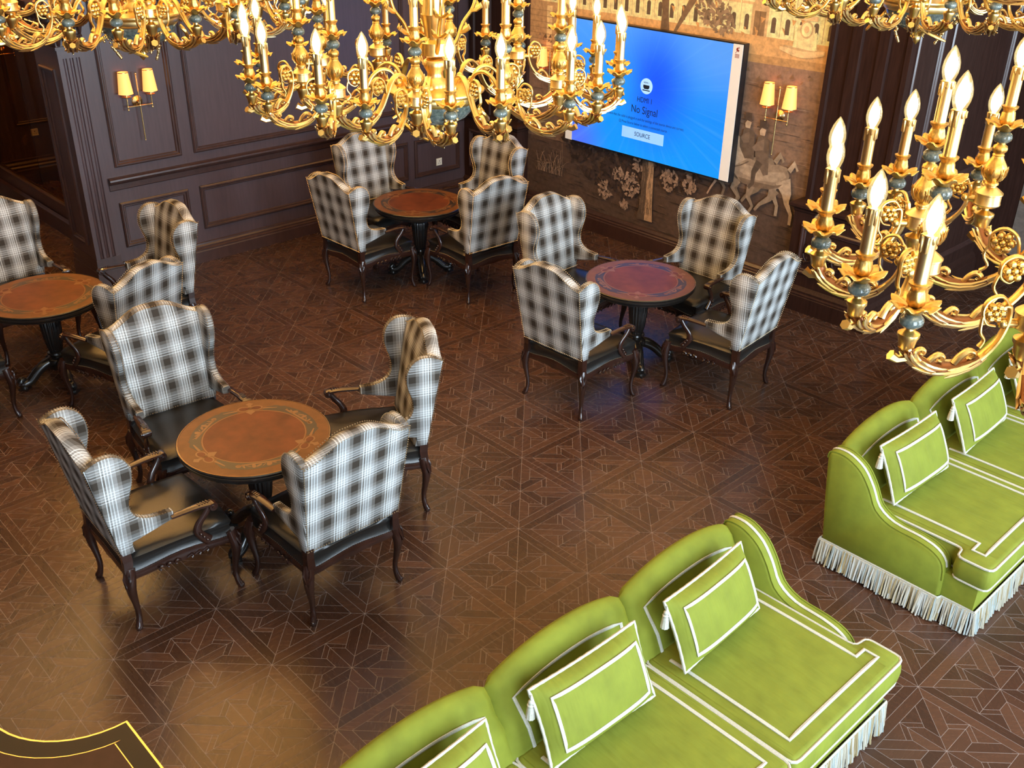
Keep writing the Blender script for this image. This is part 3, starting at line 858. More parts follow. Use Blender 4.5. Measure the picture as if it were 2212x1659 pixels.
spots = [((WX, -.262, 1.70), 0, 'twin-shade brass wall sconce on the dark panelled wall'),
         ((-.14, MY-.004, 1.70), -PI/2, 'twin-shade brass wall sconce on the mural above the painted riders'),
         ((-3.08, MY-.004, 1.62), -PI/2, 'twin-shade brass wall sconce left of the television, behind the chandelier'),
         ((-8.3, -.16, 1.62), 0, 'twin-shade wall sconce at the far left edge beyond the glass')]
for i, (loc, rz, lab) in enumerate(spots):
    o = sc0 if i == 0 else copy_tree(sc0)
    o.location = loc; o.rotation_euler = (0, 0, rz); tag(o, lab, 'sconce', 'wall sconces')

# ================================================================== wing chairs
def hump(t):
    t = abs(t)
    s = min(1, max(0, (.97-t)/.80)); return s*s*(3-2*s)
def hw(z): return .298+.034*(z-.5)/.6
def back_y(z): return -.305-.105*(z-.5)/.6
def ztop(u): return 1.095+.10*hump(u)
def make_chair():
    r = empty('wing_chair')
    # padded back
    mb = MB(); NU, NV = 14, 8
    loops = []
    inner = .95
    def pt(u, v, side):
        zt = ztop(u); z = lerp(.50, zt, v); x = u*(hw(z)-.004)
        y = back_y(z)
        if side == 'r': return (x, y-.006*(1-u*u), z)
        puff = .022*(1-u**4)*(1-(2*v-1)**6)
        return (x*.985, y+.075+puff, z if v < 1 else z-.004)
    uvf = lambda p: (p[0], p[2])
    us = [-1+2*i/NU for i in range(NU+1)]
    for side in ('r', 'f'):
        vs_ = [pt(u, j/NV, side) for j in range(NV+1) for u in us]
        fs = []
        for j in range(NV):
            for i in range(NU):
                q = (j*(NU+1)+i, j*(NU+1)+i+1, (j+1)*(NU+1)+i+1, (j+1)*(NU+1)+i)
                fs.append(q if side == 'r' else q[::-1])
        mb.add(vs_, fs, uvf)
    top, bot = [], []
    for u in us:
        a, b = Vector(pt(u, 1, 'r')), Vector(pt(u, 1, 'f')); m_ = (a+b)/2+Vector((0, 0, .014))
        top.append((tuple(a), tuple(lerp(a, m_, .6)+Vector((0, 0, .004))), tuple(m_), tuple(lerp(b, m_, .6)+Vector((0, 0, .004))), tuple(b)))
    vs_ = [p for l in top for p in l]
    mb.add(vs_, [(i*5+k, (i+1)*5+k, (i+1)*5+k+1, i*5+k+1) for i in range(NU) for k in range(4)], lambda p: (p[0], p[2]+p[1]))
    mb.add([pt(u, 0, s) for u in us for s in ('r', 'f')], [(i*2, i*2+1, i*2+3, i*2+2) for i in range(NU)], uvf)
    for s in (-1, 1):
        mb.add([pt(s, j/NV, k) for j in range(NV+1) for k in ('r', 'f')], [((j*2, j*2+1, j*2+3, j*2+2) if s < 0 else (j*2, j*2+2, j*2+3, j*2+1)) for j in range(NV)], lambda p: (p[1], p[2]))
    mb.build('back_cushion', M['plaid'], r, 45)
    # wings
    out = smooth_path([(-.405, 1.098), (-.36, 1.122), (-.30, 1.132), (-.245, 1.118), (-.20, 1.07), (-.182, 1.0), (-.19, .93), (-.212, .86), (-.222, .80), (-.205, .735), (-.155, .695), (-.09, .678), (0.0, .672)], 3)
    out += [(0.0, .622), (-.10, .598), (-.235, .568), (-.243, .50), (-.306, .50)]+[(back_y(z), z) for z in (.62, .74, .86, .98)]
    def inset2(P, g):
        return [(p.x, p.y) for p in inset_poly(P, g)]
    for s in (-1, 1):
        mb = MB(); loops = []
        for dx, g in ((-.052, .010), (-.046, .002), (-.026, 0), (-.006, .002), (0, .010)):
            loops.append([(s*(hw(z)+dx+.006), y, z) for y, z in (inset2(out, g) if g else out)])
        if s < 0: loops = loops[::-1]
        mb.loft(loops, True, True, lambda p: (p[1]*1.0+.04, p[2]))
        w = mb.build('wing', M['plaid'], r, 40)
    # nail heads
    mb = MB()
    paths = [[(s*(hw(z)-.004), back_y(z)-.006, z) for z in [.51+.06*k for k in range(11)]] for s in (-1, 1)]
    paths.append([(u*(hw(1.1)-.006), back_y(ztop(u))-.004, ztop(u)-.004) for u in [-.98+.07*k for k in range(29)]])
    paths.append([(u*(hw(1.1)-.01), back_y(ztop(u))+.078, ztop(u)+.004) for u in [-.9+.1*k for k in range(19)]])
    paths.append([(u*.29, back_y(.51)-.008, .512) for u in (-1, 1)])
    paths.append([(u*.285, back_y(.51)+.085, .515) for u in (-1, 1)])
    for s in (-1, 1):
        for dx in (-.008, -.042):
            paths.append([(s*(hw(z)+dx+.006), y+.001, z+.001) for y, z in out[:37]])
    for p in paths:
        for q in resample(p, .0155): mb.octa(q, .0048)
    tag(mb.build('nailhead_trim', M['nail'], r), kind='stuff')
    # leather seat
    mb = MB(); loops = []
    N = 32
    def rail_z(u): return .372-.016*math.cos(2*PI*u)          # serpentine lower edge, u along one side
    def seat_loop(g, z, serp):
        L = []
        for k in range(N):
            sd, t = divmod(k, N//4); t = t/(N//4)
            if sd == 0: x, y = lerp(-.292, .292, t), -.292
            elif sd == 1: x, y = lerp(.292, .315, t), lerp(-.292, .312, t)
            elif sd == 2: x, y = lerp(.315, -.315, t), .312
            else: x, y = lerp(-.315, -.292, t), lerp(.312, -.292, t)
            bow = .012*math.sin(PI*t)
            if sd == 2: y += bow*1.6
            if sd == 0: y -= bow*.6
            if sd == 1: x += bow
            if sd == 3: x -= bow
            x -= math.copysign(min(g, abs(x)), x); y -= math.copysign(min(g, abs(y)), y)
            L.append((x, y, z+(rail_z(t)-.372)*serp))
        return L
    for g, z, s in ((.010, .388, 1), (.0, .396, 1), (-.012, .420, .9), (-.014, .448, .7), (-.004, .472, .4), (.022, .492, .2), (.07, .505, 0), (.15, .513, 0), (.25, .516, 0)):
        loops.append(seat_loop(g, z, s))
    mb.loft(loops, True, True); mb.build('seat', M['leather'], r, 60)
    # carved rail below the seat
    mb = MB()
    a, b = seat_loop(.0, .392, 1), seat_loop(.028, .392, 1)
    lo = []
    for k, (x, y, z) in enumerate(a):
        t = (k % (N//4))/(N//4)
        lo.append((x, y, .330+.028*math.sin(PI*t)**2-.018*math.exp(-((t-.5)/.12)**2)))
    lo2 = [(p[0], p[1], q[2]) for p, q in zip(b, lo)]
    mid = [(p[0]*1.02, p[1]*1.02, lerp(p[2], q[2], .4)) for p, q in zip(a, lo)]
    mb.loft([b, a, mid, lo, lo2], False, False); 
    rl = mb.build('seat_rail', M['chair_wood'], r, 50)
    mb = MB()
    for cx, cy, ax in ((0, .338, 'x'), (.318, .01, 'y'), (-.318, .01, 'y')):
        for s in (-1, 1):
            for k in range(3):
                o_ = s*(.02+.045*k)
                pts = [(o_, 0, .352), (o_+s*.02, .010, .368), (o_+s*.035, .008, .352), (o_+s*.022, .008, .343)]
                if ax == 'x': P_ = [(cx+p[0], cy+p[1]-.006, p[2]) for p in pts]
                else: P_ = [(cx+math.copysign(p[1]-.002, cx), cy+p[0], p[2]) for p in pts]
                mb.tube(smooth_path(P_, 2), .0065, 5)
    mb.build('carving', M['chair_wood'], rl, 60)
    mb = MB()
    for q in resample(seat_loop(-.003, .396, 1), .0145, True): mb.octa(q, .0046)
    tag(mb.build('nailhead_trim', M['nail'], r), kind='stuff')
    # cabriole legs
    for sx in (-1, 1):
        for sy in (-1, 1):
            mb = MB(); X, Y = (.290, -.285) if sy < 0 else (.312, .305)
            d = Vector((sx, sy, 0)).normalized()
            prof = [(.0, .405, .030), (.012, .36, .034), (.022, .31, .031), (.020, .25, .025), (.008, .18, .0185), (-.002, .11, .0155), (.004, .055, .0165), (.016, .022, .021), (.022, .008, .020), (.020, .0, .016)]
            P_ = [Vector((sx*X, sy*abs(Y), z))+d*o_-d*.012 for o_, z, _ in prof]
            path = smooth_path([tuple(p) for p in P_], 2)
            rad = [interp([0, 1, 2, 3, 4, 5, 6, 7, 8, 9], [q[2] for q in prof], i/2) for i in range(len(path))]
            mb.tube(path, rad, 8, tuple(d))
            mb.ball(tuple(P_[7]+d*.012+Vector((0, 0, -.006))), .015, 8, 5)
            for k in (-1, 1):
                e = Vector((-d.y, d.x, 0))*k
                mb.tube([tuple(P_[0]+d*.02+e*.012), tuple(P_[1]+d*.032+e*.016), tuple(P_[2]+d*.028+e*.010), tuple(P_[3]+d*.02)], [.006, .009, .008, .003], 5)
            mb.build('leg', M['chair_wood'], r, 60)
    for s in (-1, 1):
        mb = MB()
        mb.loft([[(s*x, y, z) for x, y in ((x0, y0), (x1, y0), (x1, y1), (x0, y1))][::s] for z, x0, x1, y0, y1 in ((.39, .255, .302, -.31, -.262), (.455, .258, .300, -.305, -.255), (.52, .258, .302, -.312, -.258))])
        mb.build('back_post', M['chair_wood'], r)
        # arm: padded sleeve end, wooden rest with scroll, curved support
        mb = MB()
        mb.tube(smooth_path([(s*.312, -.02, .640), (s*.318, .06, .645), (s*.324, .14, .648), (s*.330, .20, .642)], 3), [.020, .021, .022, .023, .024, .025, .026, .027, .027, .026], 8, (0, 0, 1), (.62, 1.05))
        mb.lathe([(.001, -.027), (.024, -.026), (.026, -.015), (.026, .015), (.024, .026), (.001, .027)], 12, (s*.331, .205, .630), 'x')
        for q in (-1, 1): mb.lathe([(.012, -.004), (.010, .006), (.001, .008)] if q > 0 else [(.001, -.008), (.010, -.006), (.012, .004)], 10, (s*.331+q*.027, .205, .630), 'x')
        for k in range(4): mb.tube([(s*.327-.012, .13+.016*k, .662), (s*.327+.012, .135+.016*k, .662)], .005, 5)
        ar = mb.build('armrest', M['chair_wood'], r, 50)
        mb = MB()
        sup = smooth_path([(s*.330, .195, .632), (s*.326, .165, .585), (s*.316, .125, .535), (s*.312, .110, .485), (s*.314, .135, .44), (s*.316, .165, .405)], 3)
        mb.tube(sup, [interp([0, 5, 10, 15], [.017, .019, .023, .027], i) for i in range(len(sup))], 8, (0, 1, 0), (1.15, .72))
        for k in range(3): mb.ball((s*.337, .118+.016*k, .475-.025*k), .010, 6, 4)
        mb.build('arm_support', M['chair_wood'], r, 60)
    return r
def place_chair(i, o, mx, my, ang, label, group):
    """mx,my: middle of the top rear edge; ang: facing direction in degrees"""
    a = math.radians(ang); fx, fy = math.cos(a), math.sin(a)
    o.location = (mx+fx*.405, my+fy*.405, 0); o.rotation_euler = (0, 0, a-PI/2)
    tag(o, label, 'chair', group)
# rear top edge measured at z = 1.10 in the photograph
Z0, Z1 = 1.04, 1.10
def up(p):
    k = (CAM.z-Z1)/(CAM.z-Z0); return CAM.x+(p[0]-CAM.x)*k, CAM.y+(p[1]-CAM.y)*k
G = {1: 'chairs at the large front table', 2: 'chairs at the table by the panelled wall', 3: 'chairs at the table below the mural', 4: 'chairs at the left-edge table'}
NM = {1: 'front round table', 2: 'round table by the panelled wall', 3: 'round table below the mural', 4: 'round table at the left edge'}
CH = [((-1.136, -1.791), -5, 1, 'plaid wing chair facing the viewer behind the front round table'),
      ((.329, -.605), 246, 1, 'plaid wing chair turned sideways on the far right of the front round table'),
      ((1.122, -1.719), 178.7, 1, 'nearest plaid wing chair, its broad back to the viewer at the front table'),
      ((.064, -2.864), 87.5, 1, 'plaid wing chair at the lower left of the front round table, facing away'),
      ((-2.867, .775), 91.4, 2, 'plaid wing chair left front of the table by the panelled wall'),
      ((-1.74, 1.93), 177.7, 2, 'plaid wing chair right front of the table by the panelled wall'),
      ((-3.996, 1.918), -1.8, 2, 'plaid wing chair backed against the dark panelled wall'),
      ((-2.90, 3.07), 269.2, 2, 'plaid wing chair in the corner left of the mural'),
      ((.118, .68), 91.9, 3, 'plaid wing chair left front of the table below the mural, back to viewer'),
      ((1.17, 2.13), 185.9, 3, 'plaid wing chair on the right of the table below the mural'),
      ((-1.14, 1.89), 3.4, 3, 'plaid wing chair on the left rear of the table below the mural'),
      ((-.02, 3.05), 271.0, 3, 'plaid wing chair standing against the mural under the painted horse'),
      ((-4.00, -1.87), 0, 4, 'plaid wing chair cut by the left edge of the photo, behind the table'),
      ((-3.026, -.642), 269.7, 4, 'plaid wing chair beside the fluted pilaster, facing left'),
      ((-1.82, -1.484), 199, 4, 'plaid wing chair overlapped by the front table chair, back to viewer'),
      ((-2.67, -3.14), 90, 4, 'dark-legged wing chair mostly outside the left edge of the photo')]
ch0 = make_chair()
for i, (p, a, g, lab) in enumerate(CH):
    o = ch0 if i == 0 else copy_tree(ch0)
    q = up(p) if i not in (12, 15) else p
    place_chair(i, o, q[0], q[1], a, lab, G[g])

# ================================================================== round pedestal tables
def make_table():
    r = empty('round_table')
    mb = MB(); mb.lathe([(.33, .668), (.40, .670), (.425, .675), (.428, .684), (.418, .690), (.440, .696), (.446, .706), (.446, .716), (.438, .722), (.448, .727), (.450, .734), (.446, .739), (.435, .740)], 64); mb.build('edge_moulding', M['black_wood'], r, 40)
    mb = MB(); mb.lathe([(.4445, .7385), (.4445, .7405), (.440, .7408)], 64, close=False); mb.build('edge_line', M['edge_gilt'], r)
    mb = MB(); mb.lathe([(.438, .739), (.438, .7402)], 64); tp = mb.build('table_top', M['table_wood'], r)
    def flat(name, polys, mat, z, h=.0004):
        mb = MB()
        for P in polys:
            n = len(P)
            mb.add([(x, y, z) for x, y in P]+[(x, y, z+h) for x, y in P], [tuple(range(n, 2*n))]+[(k, (k+1) % n, n+(k+1) % n, n+k) for k in range(n)])
        return mb.build(name, mat, tp)
    def pol(rr, a): return (rr*math.cos(a), rr*math.sin(a))
    flat('centre_line', [[pol(.302, 2*PI*k/64) for k in range(64)]], M['inlay_light'], .7400)
    flat('leather_centre', [[pol(.296, 2*PI*k/64) for k in range(64)]], M['leather_top'], .7403)
    D, L, F, Fd = [], [], [], []
    for q in range(3):
        a0 = 2*PI*q/3
        n = 28
        def lim(t): return min(1, (1-abs(t))/.30)
        up_, lo = [], []
        for k in range(n+1):
            t = -1+2*k/n; a = a0+t*.80
            w = .052*(.25+.75*math.sqrt(max(0, lim(t))))*(1+.10*math.sin(k*2.1)*(abs(t) > .55))
            up_.append(pol(.308+w*1.25, a)); lo.append(pol(.306, a))
        for k in range(n): D.append([lo[k], lo[k+1], up_[k+1], up_[k]])
        for k in range(9):
            a = a0+(-4+k)*.085
            L.append([pol(.340+(.016+.007*math.sin(k*2.4))*math.sin(j*PI/4+k), a+.045*math.cos(j*PI/4)*(.8 if k % 2 else 1.15)) for j in range(8)])
        L.append([pol(.334, a0-.38), pol(.345, a0-.36), pol(.345, a0+.36), pol(.334, a0+.38)])
        af = a0+PI/3
        e = Vector(pol(1, af)); tdir = Vector((-e.y, e.x))
        def T2(p): v = e*(.325+p[1])+tdir*p[0]; return (v.x, v.y)
        for s in (-1, 1):
            F.append([T2((s*.038+.040*math.cos(j*PI/7), .010+.030*math.sin(j*PI/7))) for j in range(14)])
            Fd.append([T2((s*.038+.030*math.cos(j*PI/7), .010+.021*math.sin(j*PI/7))) for j in range(14)])
            F.append([T2(p) for p in ((s*.075, -.012), (s*.16, -.020), (s*.165, -.014), (s*.08, .004))])
        F.append([T2(p) for p in ((0, -.070), (.028, -.034), (.012, -.012), (.010, .05), (.024, .066), (0, .085), (-.024, .066), (-.010, .05), (-.012, -.012), (-.028, -.034))])
    for q in range(3):
        flat('inlay_band', D[q*28:(q+1)*28], M['inlay_dark'], .7400, .0005)
        for P2 in L[q*10:(q+1)*10]: flat('inlay_leaf', [P2], M['inlay_light'], .7404)
        for P2 in F[q*5:(q+1)*5]: flat('inlay_scroll', [P2], M['inlay_light'], .7405)
        for P2 in Fd[q*2:(q+1)*2]: flat('inlay_scroll_fill', [P2], M['leather_top'], .7407)
    fl = lambda n, d: (lambda a, z: 1-d*(.5+.5*math.cos(n*a)))
    mb = MB(); mb.lathe([(.12, .66), (.12, .63), (.08, .62), (.075, .60)], 24); 
    mb.lathe([(.065, .605), (.098, .595), (.105, .575), (.092, .560), (.075, .552)], 48, wob=fl(18, .10)); mb.build('collar', M['black_wood'], r, 60)
    mb = MB(); mb.lathe([(.070, .555), (.082, .53), (.078, .44), (.066, .33), (.052, .27), (.050, .262)], 72, wob=fl(18, .13)); mb.build('fluted_shaft', M['black_wood'], r, 80)
    mb = MB(); mb.lathe([(.048, .265), (.066, .258), (.07, .246), (.058, .236), (.05, .225), (.075, .21), (.085, .195), (.085, .17), (.06, .155), (.06, .11), (.03, .10)], 32); mb.build('base_knop', M['black_wood'], r, 50)
    for k in range(4):
        a = PI/4+k*PI/2
        mb = MB(); ca, sa = math.cos(a), math.sin(a)
        P_ = smooth_path([(.04, .18), (.10, .165), (.17, .12), (.23, .06), (.285, .045), (.305, .07), (.285, .09), (.265, .075)], 3)
        mb.tube([(x*ca, x*sa, z) for x, z in P_], [interp([0, 6, 12, 18, 21], [.045, .04, .034, .024, .012], i) for i in range(len(P_))], 8, (0, 0, 1))
        for j in range(6):
            x, z = P_[5+2*j]; mb.ball((x*ca, x*sa, z+.034-.002*j), .012, 6, 4)
        mb.tube([(.285*ca, .285*sa, .05), (.285*ca, .285*sa, .012)], [.032, .036], 8, (ca, sa, 0)); mb.box(.285*ca-.036, .285*ca+.036, .285*sa-.036, .285*sa+.036, 0, .016)
        mb.build('foot', M['black_wood'], r, 60)
    return r
tb0 = make_table()
for i, (x, y, rz, lab) in enumerate([(.20, -1.83, -.45, 'round inlaid pedestal table in the foreground, orange brown leather centre'),
                                     (-2.66, 1.68, 0.2, 'small round pedestal table beside the dark panelled wall'),
                                     (.12, 1.78, .1, 'round pedestal table below the mural reflecting violet light from the screen'),
                                     (-2.74, -1.95, .7, 'round pedestal table cut off by the left edge of the photo')]):
    o = tb0 if i == 0 else copy_tree(tb0)
    o.location = (x, y, 0); o.rotation_euler = (0, 0, rz); tag(o, lab, 'table', 'round pedestal tables')

# ================================================================== scalloped table, lower left
dk = empty('scalloped_table', (0, 0, 0)); tag(dk, 'dark table with scooped corners and a thin gilt edge, lower left', 'table')
def scoop(x0, x1, y0, y1, R, g=0):
    pts = []
    for cx, cy, a0 in ((x0, y0, 0), (x1, y0, 90), (x1, y1, 180), (x0, y1, 270)):
        for k in range(13):
            a = math.radians(a0+90-90*k/12); pts.append((cx+(R)*math.cos(a), cy+(R)*math.sin(a)))
    return [(p.x, p.y) for p in inset_poly(pts, g)] if g else pts
DX = (1.42, 3.0, -4.9, -3.345, .395)
def slab(name, g0, z0, z1, mat, g1=None):
    mb = MB(); mb.loft([[(x, y, z0) for x, y in scoop(*DX, g0)], [(x, y, z1) for x, y in scoop(*DX, g0 if g1 is None else g1)]]); return mb.build(name, M[mat], dk)
slab('edge_band', 0.001, .725, .752, 'brass'); slab('top_border', .010, .735, .7535, 'desk_border'); slab('inlay_line', .085, .75, .7539, 'brass'); slab('leather_panel', .089, .75, .7542, 'desk_leather'); slab('apron', .06, .63, .725, 'black_wood')
for x in (1.90, 2.5):
    for y in (-4.55, -3.70):
        mb = MB(); mb.tube([(x, y, .64), (x, y, .5), (x, y, .1), (x, y, 0)], [.04, .035, .022, .026], 8, (1, 0, 0)); mb.build('leg', M['black_wood'], dk, 50)

# ================================================================== green sofas
SW, AW, NS = .845, .115, 3
SL = NS*SW+2*AW
def lobe_top(t): return .752+.085*(1-abs(2*t-1)**2.2)
def make_sofa():
    r = empty('sofa')
    mb = MB()
    L = []
    for g, z in ((.012, .15), (0, .16), (0, .30), (.012, .315)):
        L.append([(x, y, z) for x, y in ((.02+g, AW*.3+g), (.93-g, AW*.3+g), (.93-g, SL-AW*.3-g), (.02+g, SL-AW*.3-g))])
    mb.loft(L); mb.build('base', M['velvet'], r, 40)
    # arms
    top = smooth_path([(-.05, .70), (-.045, .755), (.0, .772), (.075, .765), (.165, .715), (.235, .625), (.295, .52), (.40, .465), (.56, .455), (.665, .43), (.725, .375), (.742, .28)], 3)
    prof = top+[(.745, .16), (.01, .16), (-.02, .40)]
    for s, y0 in ((0, 0), (1, SL-AW)):
        mb = MB(); L = []
        for dy, g in ((0, .016), (.012, .004), (.03, 0), (AW-.03, 0), (AW-.012, .004), (AW, .016)):
            L.append([(x, y0+dy, z) for x, z in ([(p.x, p.y) for p in inset_poly(prof, g)] if g else prof)])
        mb.loft(L); ar = mb.build('arm', M['velvet'], r, 50)
        mb = MB(); mb.tube([(x, y0+AW*.5, z+.003) for x, z in top[2:-2]], .0095, 6, (0, 1, 0), (1, .5)); mb.build('braid', M['trim_braid'], ar)
        mb = MB()
        for yy in (y0+.012, y0+AW-.012): mb.tube([(x, yy, z-.001) for x, z in top[1:]], .005, 5)
        mb.build('piping', M['velvet'], ar, 60)
    # back: three arched lobes
    def section(zt, g):
        return [(.03, .17), (-.005, .30), (-.03, .55), (-.056+g, zt-.035), (-.048+g, zt-.010), (-.026, zt), (.004-g, zt-.008), (.034-g, zt-.035), (.066-g, zt-.10), (.120-g, .60), (.165-g, .50), (.19, .42), (.20, .25)]
    for q in range(NS):
        ya = AW+q*SW; mb = MB(); L = []; n = 20
        for k in range(n+1):
            t = k/n; e = max(0, 1-min(t, 1-t)/.05); g = .020*e*e
            L.append([(x, ya+t*SW, z-(.012*e*e if z > .6 else 0)) for x, z in section(lobe_top(t), g)])
        mb.loft(L); bk = mb.build('back_cushion', M['velvet'], r, 60)
        def front(y, z):
            t = (y-ya)/SW; S = section(lobe_top(t), 0)[7:]
            for (x0, z0), (x1, z1) in zip(S, S[1:]):
                if z1 <= z <= z0: return lerp(x0, x1, (z0-z)/(z0-z1+1e-9))
            return S[0][0] if z > S[0][1] else S[-1][0]
        P_ = [(ya+.11, .46), (ya+.105, .56)]
        for k in range(13):
            t = .10+.80*k/12; P_.append((ya+t*SW, lobe_top(t)-.092))
        P_ += [(ya+SW-.105, .56), (ya+SW-.11, .46)]
        mb = MB(); mb.tube([(front(y, z)+.004, y, z) for y, z in P_], .0105, 6, (1, 0, 0), (.35, 1)); mb.build('braid', M['trim_braid'], bk)
        # seat cushion
        y0, y1 = ya+.004, ya+SW-.004
        xb, xf, xe = .15, .975, .775
        e0 = -AW*.80 if q == 0 else 0; e1 = AW*.80 if q == NS-1 else 0
        def outline(g):
            P2 = [(xb, y0), (xe, y0)]
            if e0: P2 += [(xe, y0+e0)]
            P2 += [(xf, y0+e0), (xf, y1+e1)]
            if e1: P2 += [(xe, y1+e1)]
            P2 += [(xe, y1), (xb, y1)]
            P2 = [p for i, p in enumerate(P2) if i == 0 or p != P2[i-1]]
            I = inset_poly(P2, g)
            out = []
            for i, b in enumerate(I):
                a, c = I[i-1], I[(i+1) % len(I)]
                rr = .045
                d1, d2 = (a-b), (c-b)
                l = min(rr, d1.length*.45, d2.length*.45)
                p0, p2 = b+d1.normalized()*l, b+d2.normalized()*l
                for t in (0, .33, .67, 1): out.append(p0*(1-t)**2+b*2*t*(1-t)+p2*t*t)
            res = []
            for i, a in enumerate(out):
                b = out[(i+1) % len(out)]; m_ = max(1, int(((b-a).length+1e-6)/.05))
                res += [a+(b-a)*(k/m_) for k in range(m_)]
            return res
        mb = MB(); L = []
        base = outline(0); NB = len(base)
        def ring(g, z):
            P2 = []
            for i, p in enumerate(base):
                a, c = base[i-1], base[(i+1) % NB]
                d = (c-a)
                if d.length < 1e-9: d = Vector((1, 0))
                nrm = Vector((-d.y, d.x)).normalized()
                P2.append((p.x+nrm.x*g, p.y+nrm.y*g, z))
            return P2
        for g, z in ((.02, .318), (.004, .326), (-.008, .352), (-.012, .39), (-.008, .43), (.002, .456), (.010, .467), (.021, .4745)):
            L.append(ring(g, z))
        mb.loft(L, True, True)
        # gently domed top, built as a grid that meets the rim
        cx, cy = (xb+xf)/2, (y0+y1)/2
        hx, hy = (xf-xb)/2-.03, (y1-y0)/2-.03
        def dome(x, y):
            u, v = min(1, abs(x-cx)/hx), min(1, abs(y-cy)/hy)
            return .4755+.014*(1-u**4)*(1-v**4)
        GN = 14
        mb.add([(cx+hx*(-1+2*i/GN), cy+hy*(-1+2*j/GN), dome(cx+hx*(-1+2*i/GN), cy+hy*(-1+2*j/GN))-.0002) for j in range(GN+1) for i in range(GN+1)],
               [(j*(GN+1)+i, j*(GN+1)+i+1, (j+1)*(GN+1)+i+1, (j+1)*(GN+1)+i) for j in range(GN) for i in range(GN)])
        st = mb.build('seat_cushion', M['cushion_velvet'], r, 70)
        mb = MB()
        mb.tube(ring(.001, .462), .0075, 6, closed=True); mb.tube(ring(.001, .325), .006, 6, closed=True); mb.build('rope_edge', M['trim_braid'], st)
        in_ = .085
        A, B = y0+in_, y1-in_
        P2 = [(xb+.09, A), (xe-.02, A)]
        if e0: P2 += [(xe+.045, A), (xe+.045, A+e0+.012)]
        P2 += [(xf-in_, A+e0+(.012 if e0 else 0)), (xf-in_, B+e1-(.012 if e1 else 0))]
        if e1: P2 += [(xe+.045, B+e1-.012), (xe+.045, B)]
        P2 += [(xb+.09, B)]
        mb = MB()
        pts3 = []
        for a, b in zip(P2, P2[1:]):
            m_ = max(1, int(math.hypot(b[0]-a[0], b[1]-a[1])/.06))
            pts3 += [(lerp(a[0], b[0], k/m_), lerp(a[1], b[1], k/m_)) for k in range(m_)]
        pts3.append(P2[-1])
        mb.tube([(x, y, dome(x, y)+.002) for x, y in pts3], .0105, 6, (0, 0, 1), (.4, 1)); mb.build('braid', M['trim_braid'], st)
    # bullion fringe
    per = [(.0, .0), (.745, .0), (.755, AW*.25), (.945, AW*.25), (.945, SL-AW*.25), (.755, SL-AW*.25), (.745, SL), (0, SL)]
    mb = MB(); mb.tube([(x, y, .165) for x, y in per], .010, 6, (0, 0, 1), (1, .5), closed=True); mb.build('fringe_heading', M['trim_braid'], r)
    mb = MB(); rr = random.Random(5)
    C_ = Vector((.47, SL/2, 0))
    pts = resample([(x, y, .16) for x, y in per], .0078, True)
    for i, p in enumerate(pts):
        nx, ny = 0, 0
        if p.y < .04: ny = -1
        elif p.y > SL-.04: ny = 1
        if p.x > .93: nx, ny = 1, 0
        elif p.x < .01: nx, ny = -1, 0
        o_ = Vector((nx, ny, 0))
        j = Vector((rr.uniform(-.006, .006), rr.uniform(-.006, .006), 0))
        a = p+o_*.004; b = p+o_*rr.uniform(.008, .016)+j+Vector((0, 0, -.08)); c = p+o_*rr.uniform(.010, .024)+j*1.6
        c.z = rr.uniform(.004, .022)
        i0 = len(mb.f); mb.tube([tuple(a), tuple(b), tuple(c)], [.0056, .0064, .0062], 4, (1, .3, 0)); v = rr.random()
        for k in range(i0, len(mb.f)): mb.rnd[k] = v
    tag(mb.build('fringe', M['fringe'], r), kind='stuff')
    return r
def cushion_velvet():
    m, nd, lk, bs = new_mat('cushion_velvet')
    c = VELVET
    v = coords(nd, lk, (1, 1, 1)); f = noise(nd, lk, v, 8, 3)
    lk.new(ramp(nd, lk, f, [(.25, [k*.84 for k in c]), (.75, [k*1.14 for k in c])]), bs.inputs['Base Color'])
    bs.inputs['Roughness'].default_value = .78; bs.inputs['Specular IOR Level'].default_value = .25
    bs.inputs['Sheen Weight'].default_value = .35; bs.inputs['Sheen Roughness'].default_value = .45; bs.inputs['Sheen Tint'].default_value = (.30, .34, .05, 1)
    w = noise(nd, lk, coords(nd, lk, (5, 26, 5)), 1.0, 2, .4)
    bump(nd, lk, w, bs, .55, .02)
    return m
M['cushion_velvet'] = cushion_velvet()
sf0 = make_sofa()
sf0.location = (2.655, -.365-SL, 0); tag(sf0, 'green velvet sofa in the foreground, cut by the bottom of the photo', 'sofa', 'green fringed sofas')
sf1 = copy_tree(sf0); sf1.location = (2.655, .535, 0); tag(sf1, 'green velvet fringed sofa at the right edge of the photo', 'sofa', 'green fringed sofas')

